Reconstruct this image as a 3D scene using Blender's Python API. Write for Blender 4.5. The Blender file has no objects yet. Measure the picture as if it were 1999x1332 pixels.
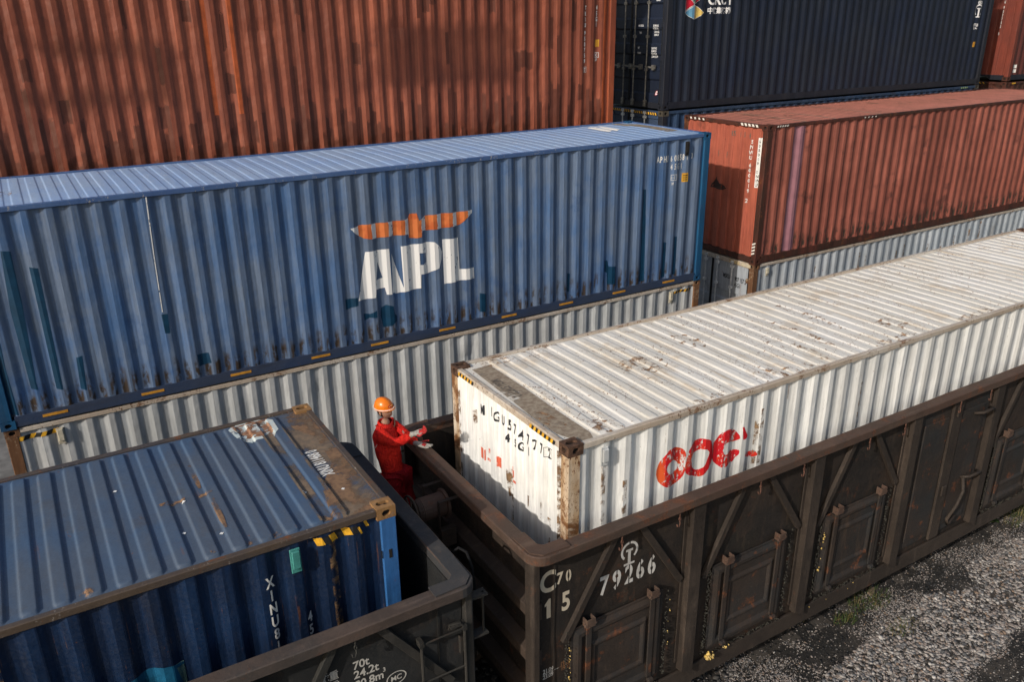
import bpy, bmesh, math, random
import numpy as np
from mathutils import Vector, Matrix, Quaternion
from mathutils import noise as mnoise
random.seed(7)
SC = bpy.context.scene
COL = SC.collection
PI = math.pi

# ------------------------------------------------------------------ camera, sky, sun
cam_d = bpy.data.cameras.new('camera')
cam = bpy.data.objects.new('camera', cam_d)
COL.objects.link(cam)
cam.location = (-3.9991, -5.6312, 7.7918)
cam.rotation_euler = (1.19603527, 0.0114605, -0.545956)
cam_d.sensor_width = 36.0
cam_d.lens = 36.0 * 1600.53 / 1999.0
cam_d.clip_start = 0.05
cam_d.clip_end = 2000
SC.camera = cam

SUN_DIR = Vector((1.0, 0.36, -0.56)).normalized()      # the way the light travels
world = bpy.data.worlds.new("World")
SC.world = world
world.use_nodes = True
wn = world.node_tree
for n in list(wn.nodes):
    wn.nodes.remove(n)
sky = wn.nodes.new('ShaderNodeTexSky')
sky.sky_type = 'NISHITA'
sky.sun_disc = False
sky.sun_elevation = math.asin(-SUN_DIR.z)
sky.sun_rotation = math.atan2(-SUN_DIR.x, -SUN_DIR.y)
sky.air_density = 1.2
sky.dust_density = 3.0
bgn = wn.nodes.new('ShaderNodeBackground')
bgn.inputs[1].default_value = 0.112
wo = wn.nodes.new('ShaderNodeOutputWorld')
wn.links.new(sky.outputs[0], bgn.inputs[0])
wn.links.new(bgn.outputs[0], wo.inputs[0])
sun_d = bpy.data.lights.new('sun', 'SUN')
sun_d.energy = 2.95
sun_d.angle = math.radians(0.7)
sun_d.color = (1.0, 0.93, 0.84)
sun = bpy.data.objects.new('sun', sun_d)
sun.rotation_euler = SUN_DIR.to_track_quat('-Z', 'Y').to_euler()
sun.location = (-20, -10, 20)
COL.objects.link(sun)
SC.view_settings.view_transform = 'Standard'
SC.view_settings.look = 'None'
SC.view_settings.gamma = 1
SC.view_settings.exposure = 0.0

# ------------------------------------------------------------------ node helper
class V:
    def __init__(s, nt, o): s.nt = nt; s.o = o
    def _m(s, op, *a, clamp=False):
        n = s.nt.nodes.new('ShaderNodeMath'); n.operation = op; n.use_clamp = clamp
        for i, x in enumerate((s,) + a):
            if isinstance(x, V): s.nt.links.new(x.o, n.inputs[i])
            else: n.inputs[i].default_value = x
        return V(s.nt, n.outputs[0])
    def __add__(s, b): return s._m('ADD', b)
    __radd__ = __add__
    def __mul__(s, b): return s._m('MULTIPLY', b)
    __rmul__ = __mul__
    def __sub__(s, b): return s._m('SUBTRACT', b)
    def __rsub__(s, b): return (s * -1.0) + b
    def __truediv__(s, b): return s._m('DIVIDE', b)
    def fract(s): return s._m('FRACT')
    def floor(s): return s._m('FLOOR')
    def abs(s): return s._m('ABSOLUTE')
    def max(s, b): return s._m('MAXIMUM', b)
    def min(s, b): return s._m('MINIMUM', b)
    def gt(s, b): return s._m('GREATER_THAN', b)
    def lt(s, b): return s._m('LESS_THAN', b)
    def pw(s, b): return s._m('POWER', b)
    def sst(s, a, b, lo=0.0, hi=1.0):
        n = s.nt.nodes.new('ShaderNodeMapRange'); n.interpolation_type = 'SMOOTHSTEP'
        s.nt.links.new(s.o, n.inputs[0])
        for i, x in enumerate((a, b, lo, hi)): n.inputs[i + 1].default_value = x
        return V(s.nt, n.outputs[0])

class Mat:
    def __init__(s, name):
        s.m = bpy.data.materials.new(name); s.m.use_nodes = True
        s.nt = s.m.node_tree; s.b = s.nt.nodes['Principled BSDF']
        tc = s.nt.nodes.new('ShaderNodeTexCoord')
        s.co = tc.outputs['Object']
        sp = s.nt.nodes.new('ShaderNodeSeparateXYZ'); s.nt.links.new(s.co, sp.inputs[0])
        s.x, s.y, s.z = (V(s.nt, sp.outputs[i]) for i in range(3))
    def vec(s, scale=(1, 1, 1), off=(0, 0, 0)):
        n = s.nt.nodes.new('ShaderNodeMapping'); s.nt.links.new(s.co, n.inputs[0])
        n.inputs['Scale'].default_value = scale; n.inputs['Location'].default_value = off
        return n.outputs[0]
    def noise(s, scale=1.0, stretch=(1, 1, 1), off=0.0, detail=5, rough=0.6, dist=0.0):
        n = s.nt.nodes.new('ShaderNodeTexNoise')
        s.nt.links.new(s.vec(stretch, (off * 3.1, off * 7.7, off * 5.3)), n.inputs['Vector'])
        n.inputs['Scale'].default_value = scale; n.inputs['Detail'].default_value = detail
        n.inputs['Roughness'].default_value = rough; n.inputs['Distortion'].default_value = dist
        return V(s.nt, n.outputs[0])
    def white(s, v):
        n = s.nt.nodes.new('ShaderNodeTexWhiteNoise'); n.noise_dimensions = '1D'
        s.nt.links.new(v.o, n.inputs['W']); return V(s.nt, n.outputs[0])
    def rgb(s, c):
        n = s.nt.nodes.new('ShaderNodeRGB'); n.outputs[0].default_value = (*c, 1); return n.outputs[0]
    def mix(s, f, a, b):
        n = s.nt.nodes.new('ShaderNodeMix'); n.data_type = 'RGBA'
        if isinstance(f, V): s.nt.links.new(f.o, n.inputs[0])
        else: n.inputs[0].default_value = f
        for x, i in ((a, 6), (b, 7)):
            if isinstance(x, tuple): n.inputs[i].default_value = (*x, 1)
            else: s.nt.links.new(x, n.inputs[i])
        return n.outputs[2]
    def scale(s, c, v):
        n = s.nt.nodes.new('ShaderNodeVectorMath'); n.operation = 'SCALE'
        s.nt.links.new(c, n.inputs[0]); s.nt.links.new(v.o, n.inputs[3]); return n.outputs[0]
    def out(s, col, rough=0.6, metal=0.0, bump=None, bd=0.01, spec=0.5):
        if isinstance(col, tuple): s.b.inputs['Base Color'].default_value = (*col, 1)
        else: s.nt.links.new(col, s.b.inputs['Base Color'])
        if isinstance(rough, V): s.nt.links.new(rough.o, s.b.inputs['Roughness'])
        else: s.b.inputs['Roughness'].default_value = rough
        s.b.inputs['Metallic'].default_value = metal
        s.b.inputs['Specular IOR Level'].default_value = spec
        if bump is not None:
            n = s.nt.nodes.new('ShaderNodeBump'); n.inputs['Strength'].default_value = 1.0
            n.inputs['Distance'].default_value = bd
            s.nt.links.new(bump.o, n.inputs['Height']); s.nt.links.new(n.outputs[0], s.b.inputs['Normal'])
        return s.m
    def alpha(s, v):
        s.nt.links.new(v.o, s.b.inputs['Alpha'])

RUST_A, RUST_B = (0.055, 0.022, 0.010), (0.28, 0.105, 0.035)
SEED = [0.0]
def paint(name, col, col2, axis='z', rust=0.5, spots=0.5, streak=0.25, chip=None, chipc=(0.5, 0.5, 0.5),
          grime=(0.06, 0.05, 0.04), grimea=0.3, foot=0.0, cells=None, pitch=0.278, phase=0.0, rough=0.45,
          edge=0.0, edgec=(0.1, 0.05, 0.03), top=0.0, H=2.896, wave=0.0, spec=0.4, dark=None, fade=1.0, rustc=None, specks=0.0):
    """weathered painted steel. Object space is container space."""
    SEED[0] += 1.37
    o = SEED[0]
    m = Mat(name)
    st = (1, 1, 0.07) if axis == 'z' else ((1, 0.07, 1) if axis == 'y' else (0.07, 1, 1))
    n1 = m.noise(0.9, off=o, detail=6)
    n2 = m.noise(9, st, off=o + 1, detail=4)
    n3 = m.noise(45, off=o + 2, detail=4)
    c = m.mix((n1.sst(0.32, 0.68) * fade + n2.sst(0.35, 0.7) * streak * 0.8)._m('MINIMUM', 1.0), col, col2)
    if axis == 'z':            # every rib has faded a little differently
        rv = m.white((m.x / (pitch * .5)).floor() + o) * 0.22 + m.white((m.x / (pitch * .25)).floor() + o * 2) * 0.14
        c = m.scale(c, (rv * m.noise(.8, (1, 1, .8), off=o + 40).sst(.3, .6, .5, 1.4)) * 1.0 + 0.80)
        c = m.scale(c, m.noise(26, st, off=o + 41, detail=4, rough=.7).sst(.3, .7, .86, 1.12))
    # broad grime in streaks
    g = (n2.sst(0.5, 0.78) * m.noise(2.2, off=o + 3).sst(0.4, 0.7)) * grimea + n3.sst(0.55, 0.8) * grimea * 0.4
    c = m.mix(g, c, grime)
    if cells is not None:      # touched-up paint: each flat of the corrugation ends its dark coat at its own height
        cc, hmax, amt = cells
        cid = ((m.x - phase) / (pitch / 4.0)).floor()
        r1 = m.white(cid); r2 = m.white(cid + 77.3)
        wob = (m.noise(14, off=o + 9, detail=6, rough=.7) - 0.5) * 0.30
        low = ((m.z + wob) - (r1.pw(1.2) * hmax + 0.05)).sst(.03, -.03)
        r3 = m.white((m.x / 0.139).floor() + 31.7); r4 = m.white((m.x / 0.139).floor() + 11.1)
        band = ((m.z + wob * 0.6 - (0.5 + r3 * 2.3)).abs()).lt(0.02 + r4 * 0.16) * r4.gt(0.80)
        band2 = ((m.z + wob - (0.4 + r2 * 2.4)).abs()).lt(0.10 + r1 * 0.2) * r1.gt(0.86)
        c = m.mix(low.max(band).max(band2) * amt, c, cc)
    if dark is not None:
        c = m.mix(m.noise(1.6, off=o + 21, detail=7, rough=0.7).sst(dark[1], dark[1] + 0.12) * dark[2], c, dark[0])
    if foot > 0:               # scuffs and rust low down on every rib
        fr = (((m.x - phase) / (pitch * 0.5)).fract() - 0.5).abs()
        f = fr.sst(0.40, 0.18) * (m.z + (m.noise(6, off=o + 4) - 0.5) * 0.5).sst(0.58, 0.32) * m.noise(10, (1, 1, .45), off=o + 5, detail=6, rough=.7).sst(0.42, 0.56)
        c = m.mix(f * foot, c, (0.045, 0.032, 0.024))
    if edge > 0:
        fe = (((m.x - phase) / (pitch * 0.25)).fract() - 0.5).abs()
        e = fe.sst(0.44, 0.49) * m.noise(7, (1, 1, .35), off=o + 6, detail=6, rough=.75).sst(0.56, 0.66)
        c = m.mix(e * edge, c, edgec)
    if chip:
        k = m.noise(38, (1, 1, .5), off=o + 7, detail=5, rough=.7).sst(chip, chip + 0.03) * m.noise(3.1, off=o + 12).sst(0.45, 0.6)
        c = m.mix(k, c, chipc)
    ra, rb = rustc or (RUST_A, RUST_B)
    if specks > 0:             # flaking paint: small dark flecks gathered in fields and along creases
        fl = m.noise(2.3, (1, .6, 1), off=o + 31, detail=4, rough=.6).sst(.40, .62)
        k = (m.noise(34, (1, .75, 1), off=o + 30, detail=3, rough=.6, dist=.8) + fl * .10).sst(.735 - .03 * specks, .765 - .03 * specks)
        c = m.mix(k * .95, c, m.mix(m.noise(12, off=o + 33), ra, rb))
    # rust: spots with runs, and broad blooms
    rc = m.mix(m.noise(22, off=o + 8), ra, rb)
    if spots > 0:
        t = 0.735 - 0.07 * spots
        sp = m.noise(16, (1, 1, 1), off=o + 10, detail=7, rough=.68).sst(t, t + 0.03)
        run = (m.noise(13, st, off=o + 11, detail=3).sst(0.62, 0.74) * m.noise(2.5, off=o + 13).sst(0.52, 0.64)) * 0.8
        c = m.mix(sp.max(run * min(1, spots)), c, rc)
    if rust > 0:
        t = 0.70 - 0.16 * rust
        bl = m.noise(3.4, off=o + 14, detail=8, rough=.72, dist=.4).sst(t, t + 0.09)
        c = m.mix(bl * min(1.0, 0.5 + rust * .5), c, rc)
    ro = n3.sst(0.3, 0.7, rough - 0.08, rough + 0.18)
    b = n3 * 0.0012 + m.noise(5.5, off=o + 15, detail=2) * 0.008 + m.noise(1.7, off=o + 16, detail=1) * 0.012
    if wave: b = b + m.noise(3.0, off=o + 17, detail=2) * wave
    return m.out(c, ro, 0.0, b, 1.0, spec)

def flat(name, col, rough=0.6, metal=0.0, var=0.25, sc=14, spec=0.4):
    SEED[0] += 1.37
    m = Mat(name); n = m.noise(sc, off=SEED[0], detail=6)
    c = m.scale(m.rgb(col), n.sst(0.3, 0.7, 1 - var, 1 + var))
    return m.out(c, rough, metal, n * 0.002, 1.0, spec)

def worn(name, col, keep=0.5, col2=None, sc=30, rough=0.5, st=(1, 1, .5)):
    """paint worn through by noise: alpha < 1 where it has flaked off"""
    SEED[0] += 1.37
    m = Mat(name); o = SEED[0]
    n = m.noise(sc, st, off=o, detail=7, rough=.7)
    n2 = m.noise(5, off=o + 1, detail=2)
    c = m.mix(n2.sst(0.4, 0.6), col, col2 or col)
    m.out(c, rough)
    t = 0.70 - 0.40 * (1 - keep)
    m.alpha((n + (n2 - 0.5) * 0.25).lt(t))
    return m.m

# ------------------------------------------------------------------ mesh helper
class MB:
    """collects geometry; build() links it as ONE mesh object"""
    def __init__(s): s.v = []; s.f = []; s.mi = []
    def add(s, vs, fs, mi=0):
        b = len(s.v); s.v += [tuple(p) for p in vs]
        s.f += [tuple(b + i for i in f) for f in fs]; s.mi += [mi] * len(fs); return s
    def box(s, x0, x1, y0, y1, z0, z1, mi=0):
        v = [(x, y, z) for x in (x0, x1) for y in (y0, y1) for z in (z0, z1)]
        return s.add(v, [(0, 1, 3, 2), (4, 6, 7, 5), (0, 4, 5, 1), (2, 3, 7, 6), (0, 2, 6, 4), (1, 5, 7, 3)], mi)
    def bar(s, a, b, w, h, up=(0, 0, 1), mi=0):
        a = Vector(a); b = Vector(b); d = (b - a).normalized()
        side = d.cross(Vector(up))
        if side.length < 1e-4: side = d.cross(Vector((0, 1, 0)))
        side.normalize(); u = side.cross(d).normalized()
        v = []
        for p in (a, b):
            for i, j in ((-1, -1), (1, -1), (1, 1), (-1, 1)):
                v.append(p + side * (i * w / 2) + u * (j * h / 2))
        return s.add(v, [(3, 2, 1, 0), (4, 5, 6, 7), (0, 1, 5, 4), (1, 2, 6, 5), (2, 3, 7, 6), (3, 0, 4, 7)], mi)
    def cyl(s, a, b, r, n=12, r2=None, mi=0, cap=True):
        a = Vector(a); b = Vector(b); d = (b - a).normalized(); r2 = r if r2 is None else r2
        e = d.orthogonal().normalized(); g = d.cross(e)
        v = []
        for p, q in ((a, r), (b, r2)):
            for i in range(n):
                t = 2 * PI * i / n; v.append(p + (e * math.cos(t) + g * math.sin(t)) * q)
        f = [(i, (i + 1) % n, n + (i + 1) % n, n + i) for i in range(n)]
        if cap: f += [tuple(range(n - 1, -1, -1)), tuple(range(n, 2 * n))]
        return s.add(v, f, mi)
    def tube(s, pts, r, n=8, mi=0):
        pts = [Vector(p) for p in pts]; rings = []; e = None; v = []
        for i, p in enumerate(pts):
            d = (pts[min(i + 1, len(pts) - 1)] - pts[max(i - 1, 0)]).normalized()
            if e is None: e = d.orthogonal().normalized()
            e = (e - d * e.dot(d)).normalized(); g = d.cross(e)
            for k in range(n):
                t = 2 * PI * k / n; v.append(p + (e * math.cos(t) + g * math.sin(t)) * r)
        f = []
        for i in range(len(pts) - 1):
            for k in range(n):
                f.append((i * n + k, i * n + (k + 1) % n, (i + 1) * n + (k + 1) % n, (i + 1) * n + k))
        f += [tuple(range(n - 1, -1, -1)), tuple((len(pts) - 1) * n + k for k in range(n))]
        return s.add(v, f, mi)
    def prism(s, pts, o, ux, uy, ext, mi=0):
        """polygon pts in plane (ux,uy) at o, extruded by vector ext"""
        o = Vector(o); ux = Vector(ux); uy = Vector(uy); ext = Vector(ext); n = len(pts)
        v = [o + ux * a + uy * b for a, b in pts]; v += [p + ext for p in v]
        f = [tuple(range(n)), tuple(range(2 * n - 1, n - 1, -1))]
        f += [(i, n + i, n + (i + 1) % n, (i + 1) % n) for i in range(n)]
        return s.add(v, f, mi)
    def wavy(s, x0, x1, y0, y1, z0, z1, amp=.004, seed=0, step=.35, mi=0):
        n = max(2, int((x1 - x0) / step)); v = []
        for i in range(n + 1):
            x = x0 + (x1 - x0) * i / n; dy = mnoise.noise((x * 1.1, seed, 0)) * amp + mnoise.noise((x * 3.3, seed, 3)) * amp * .5; dz = mnoise.noise((x * 1.3, seed, 7)) * amp
            v += [(x, y0 + dy, z0 + dz), (x, y1 + dy, z0 + dz), (x, y1 + dy, z1 + dz), (x, y0 + dy, z1 + dz)]
        f = [(i * 4 + k, i * 4 + (k + 1) % 4, i * 4 + 4 + (k + 1) % 4, i * 4 + 4 + k) for i in range(n) for k in range(4)] + [(0, 1, 2, 3), (n * 4 + 3, n * 4 + 2, n * 4 + 1, n * 4)]
        return s.add(v, f, mi)
    def build(s, name, mats, parent=None, bevel=0.0, smooth=False, fixn=True, loc=None):
        me = bpy.data.meshes.new(name); me.from_pydata(s.v, [], s.f)
        mats = mats if isinstance(mats, (list, tuple)) else [mats]
        for m in mats: me.materials.append(m)
        me.polygons.foreach_set('material_index', s.mi)
        bm = bmesh.new(); bm.from_mesh(me)
        if fixn: bmesh.ops.recalc_face_normals(bm, faces=bm.faces)
        if bevel > 0:
            es = [e for e in bm.edges if len(e.link_faces) == 2 and e.calc_face_angle(0) > 0.6]
            bmesh.ops.bevel(bm, geom=es, offset=bevel, segments=1, profile=0.5, affect='EDGES', clamp_overlap=True)
        bm.to_mesh(me); bm.free()
        if smooth: me.polygons.foreach_set('use_smooth', [True] * len(me.polygons))
        me.update()
        o = bpy.data.objects.new(name, me); COL.objects.link(o)
        if parent: o.parent = parent
        if loc: o.location = loc
        return o

def empty(name, label, cat, loc=(0, 0, 0), group=None, rotz=0.0):
    o = bpy.data.objects.new(name, None); COL.objects.link(o); o.location = loc
    o.rotation_euler = (0, 0, rotz); o['label'] = label; o['category'] = cat
    o.empty_display_size = 0.3
    if group: o['group'] = group
    return o

# ------------------------------------------------------------------ lettering
def text_poly(s, size, wx=1.0, bold=0.028, stencil=0.0, align='LEFT', spacing=1.0):
    """list of triangulated 2D pieces [(verts, faces)] of the text, cap height = size"""
    cu = bpy.data.curves.new('t', 'FONT'); cu.body = s; cu.size = 1.0; cu.fill_mode = 'FRONT' if False else 'BOTH'
    cu.align_x = align; cu.offset = bold; cu.space_character = spacing; cu.resolution_u = 4
    ob = bpy.data.objects.new('t', cu); COL.objects.link(ob)
    bpy.context.view_layer.update()
    me = bpy.data.meshes.new_from_object(ob.evaluated_get(bpy.context.evaluated_depsgraph_get()))
    vs = [(v.co.x, v.co.y) for v in me.vertices]; fs = [tuple(p.vertices) for p in me.polygons]
    bpy.data.objects.remove(ob); bpy.data.curves.remove(cu); bpy.data.meshes.remove(me)
    k = size / 0.73
    return [(x * k * wx, y * k) for x, y in vs], fs

def poly2d(outer, holes=()):
    """triangulate a polygon with holes"""
    bm = bmesh.new(); es = []
    for lp in (outer,) + tuple(holes):
        vv = [bm.verts.new((p[0], p[1], 0)) for p in lp]
        es += [bm.edges.new((vv[i], vv[(i + 1) % len(vv)])) for i in range(len(vv))]
    r = bmesh.ops.triangle_fill(bm, edges=es, use_beauty=True)
    bm.verts.index_update()
    vs = [(v.co.x, v.co.y) for v in bm.verts]; fs = [tuple(v.index for v in f.verts) for f in bm.faces]
    bm.free(); return vs, fs

def rect(u0, u1, w0, w1): return [(u0, w0), (u1, w0), (u1, w1), (u0, w1)], [(0, 1, 2, 3)]
def place(pc, du, dv, rot=0.0):
    c, s = math.cos(rot), math.sin(rot)
    return [(du + x * c - y * s, dv + x * s + y * c) for x, y in pc[0]], pc[1]
def ring(cx, cy, r0, r1, a0=0, a1=360, n=28, sx=1.0):
    pts = []
    for i in range(n + 1):
        t = math.radians(a0 + (a1 - a0) * i / n)
        pts.append((cx + sx * r0 * math.cos(t), cy + r0 * math.sin(t))); pts.append((cx + sx * r1 * math.cos(t), cy + r1 * math.sin(t)))
    return pts, [(2 * i, 2 * i + 1, 2 * i + 3, 2 * i + 2) for i in range(n)]
def smooth_poly(pts, it=2):
    for _ in range(it):
        q = []
        for i in range(len(pts)):
            a = pts[i]; b = pts[(i + 1) % len(pts)]
            q.append((a[0] * .75 + b[0] * .25, a[1] * .75 + b[1] * .25)); q.append((a[0] * .25 + b[0] * .75, a[1] * .25 + b[1] * .75))
        pts = q
    return pts

class Surf:
    """a corrugated sheet. u runs along it, w up (or across); d(u,w) = depth along the normal"""
    def __init__(s, us, ws, depth, mapf, flip=False):
        s.us = np.array(us); s.ws = np.array(ws); s.map = mapf; s.flip = flip
        s.D = np.array([[depth(u, w) for w in ws] for u in us])
    def d(s, u, w):
        i = int(np.clip(np.searchsorted(s.us, u) - 1, 0, len(s.us) - 2)); j = int(np.clip(np.searchsorted(s.ws, w) - 1, 0, len(s.ws) - 2))
        a = min(1, max(0, (u - s.us[i]) / (s.us[i + 1] - s.us[i]))); b = min(1, max(0, (w - s.ws[j]) / (s.ws[j + 1] - s.ws[j])))
        D = s.D
        return D[i, j] * (1 - a) * (1 - b) + D[i + 1, j] * a * (1 - b) + D[i, j + 1] * (1 - a) * b + D[i + 1, j + 1] * a * b
    def sheet(s, mb, mi=0):
        nu, nw = len(s.us), len(s.ws)
        vs = [s.map(s.us[i], s.ws[j], s.D[i, j]) for i in range(nu) for j in range(nw)]
        fs = []
        for i in range(nu - 1):
            for j in range(nw - 1):
                q = (i * nw + j, (i + 1) * nw + j, (i + 1) * nw + j + 1, i * nw + j + 1)
                fs.append(q[::-1] if s.flip else q)
        mb.add(vs, fs, mi)
    def decal(s, mb, pc, mi=0, off=0.003, seg=None):
        """lay a flat 2D piece (u,w) on the sheet, folded over every bend"""
        bm = bmesh.new(); vv = [bm.verts.new((x, y, 0)) for x, y in pc[0]]
        for f in pc[1]:
            try: bm.faces.new([vv[i] for i in f])
            except ValueError: pass
        xs = [p[0] for p in pc[0]]; ys = [p[1] for p in pc[0]]
        if not bm.faces: bm.free(); return
        for u in s.us:
            if min(xs) < u < max(xs):
                bmesh.ops.bisect_plane(bm, geom=bm.verts[:] + bm.edges[:] + bm.faces[:], plane_co=(u, 0, 0), plane_no=(1, 0, 0), dist=1e-6)
        for w in s.ws:
            if min(ys) < w < max(ys):
                bmesh.ops.bisect_plane(bm, geom=bm.verts[:] + bm.edges[:] + bm.faces[:], plane_co=(0, w, 0), plane_no=(0, 1, 0), dist=1e-6)
        bmesh.ops.triangulate(bm, faces=bm.faces[:])
        bm.verts.index_update()
        V_ = [s.map(v.co.x, v.co.y, s.d(v.co.x, v.co.y) + off) for v in bm.verts]
        for f in bm.faces:
            t = tuple(v.index for v in f.verts)
            c = f.calc_center_median()
            if f.normal.z < 0: t = t[::-1]
            if s.flip: t = t[::-1]
            k = mi if seg is None else seg(c.x, c.y)
            if k is None: continue
            mb.add(V_ and [V_[i] for i in t], [(0, 1, 2)], k)
        bm.free()
# ------------------------------------------------------------------ shipping container
CW = 2.438
def corr(pitch, of, sl, inn, depth, phase, u0, u1):
    """breakpoints + depth function of a trapezoid corrugation; phase = start of an outer flat"""
    k = pitch / (of + 2 * sl + inn); of *= k; sl *= k; inn *= k
    r = min(0.007, sl * .2)
    tab = [(0, 0), (of - r, 0), (of + r * .8, -depth * r * .8 / sl), (of + sl - r * .8, -depth * (1 - r * .8 / sl)), (of + sl + r, -depth),
           (of + sl + inn - r, -depth), (of + sl + inn + r * .8, -depth * (1 - r * .8 / sl)), (pitch - r * .8, -depth * r * .8 / sl), (pitch, 0)]
    def f(u):
        if u <= u0 + 1e-6 or u >= u1 - 1e-6: return 0.0 if False else g(u)
        return g(u)
    def g(u):
        t = (u - phase) % pitch
        for (a, da), (b, db) in zip(tab, tab[1:]):
            if a <= t <= b: return da + (db - da) * (t - a) / (b - a + 1e-12)
        return 0.0
    us = {round(u0, 4), round(u1, 4)}
    n0 = int(math.floor((u0 - phase) / pitch)) - 1
    for n in range(n0, n0 + int((u1 - u0) / pitch) + 4):
        for a, _ in tab[:-1]:
            u = phase + n * pitch + a
            if u0 + 0.002 < u < u1 - 0.002: us.add(round(u, 5))
    return sorted(us), f

def casting(mb, sx, sy, sz, cx, cy, cz, mi=0, dark=1):
    """one corner fitting with its slotted holes; (cx,cy,cz) = outer corner, s* = outward signs"""
    A, B_, C_ = 0.178, 0.162, 0.118
    def face(w, h, hw, hh, to3, n=16):
        outer = [(0, 0), (w, 0), (w, h), (0, h)]
        hole = []
        for i in range(n):
            t = 2 * PI * i / n; c, s_ = math.cos(t), math.sin(t)
            if hw > hh: hole.append((w / 2 + (hw - hh) * (1 if c > 0 else -1) + hh * c, h / 2 + hh * s_))
            else: hole.append((w / 2 + hw * c, h / 2 + (hh - hw) * (1 if s_ > 0 else -1) + hw * s_))
        vs, fs = poly2d(outer, [hole])
        mb.add([to3(x, y, 0) for x, y in vs], fs, mi)
        n_ = len(hole)
        ins = [to3(x, y, 0) for x, y in hole] + [to3(x, y, 0.03) for x, y in hole]
        mb.add(ins, [(i, (i + 1) % n_, n_ + (i + 1) % n_, n_ + i) for i in range(n_)], mi)
        mb.add([to3(x, y, 0.03) for x, y in hole], [tuple(range(n_))], dark)
    face(A, B_, 0.062, 0.032, lambda a, b, d: (cx - sx * a, cy - sy * b, cz - sz * d))
    face(A, C_, 0.040, 0.030, lambda a, b, d: (cx - sx * a, cy - sy * d, cz - sz * b))
    face(B_, C_, 0.034, 0.030, lambda a, b, d: (cx - sx * d, cy - sy * a, cz - sz * b))
    def q(a, b, c): return (cx - sx * a, cy - sy * b, cz - sz * c)
    mb.add([q(A, 0, 0), q(A, B_, 0), q(A, B_, C_), q(A, 0, C_)], [(0, 1, 2, 3)], mi)
    mb.add([q(0, B_, 0), q(A, B_, 0), q(A, B_, C_), q(0, B_, C_)], [(0, 1, 2, 3)], mi)
    mb.add([q(0, 0, C_), q(A, 0, C_), q(A, B_, C_), q(0, B_, C_)], [(0, 1, 2, 3)], mi)

M_DARK = flat('black_hole', (0.012, 0.010, 0.009), 0.9)
M_GASKET = flat('door_gasket', (0.012, 0.012, 0.013), 0.7)

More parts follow.
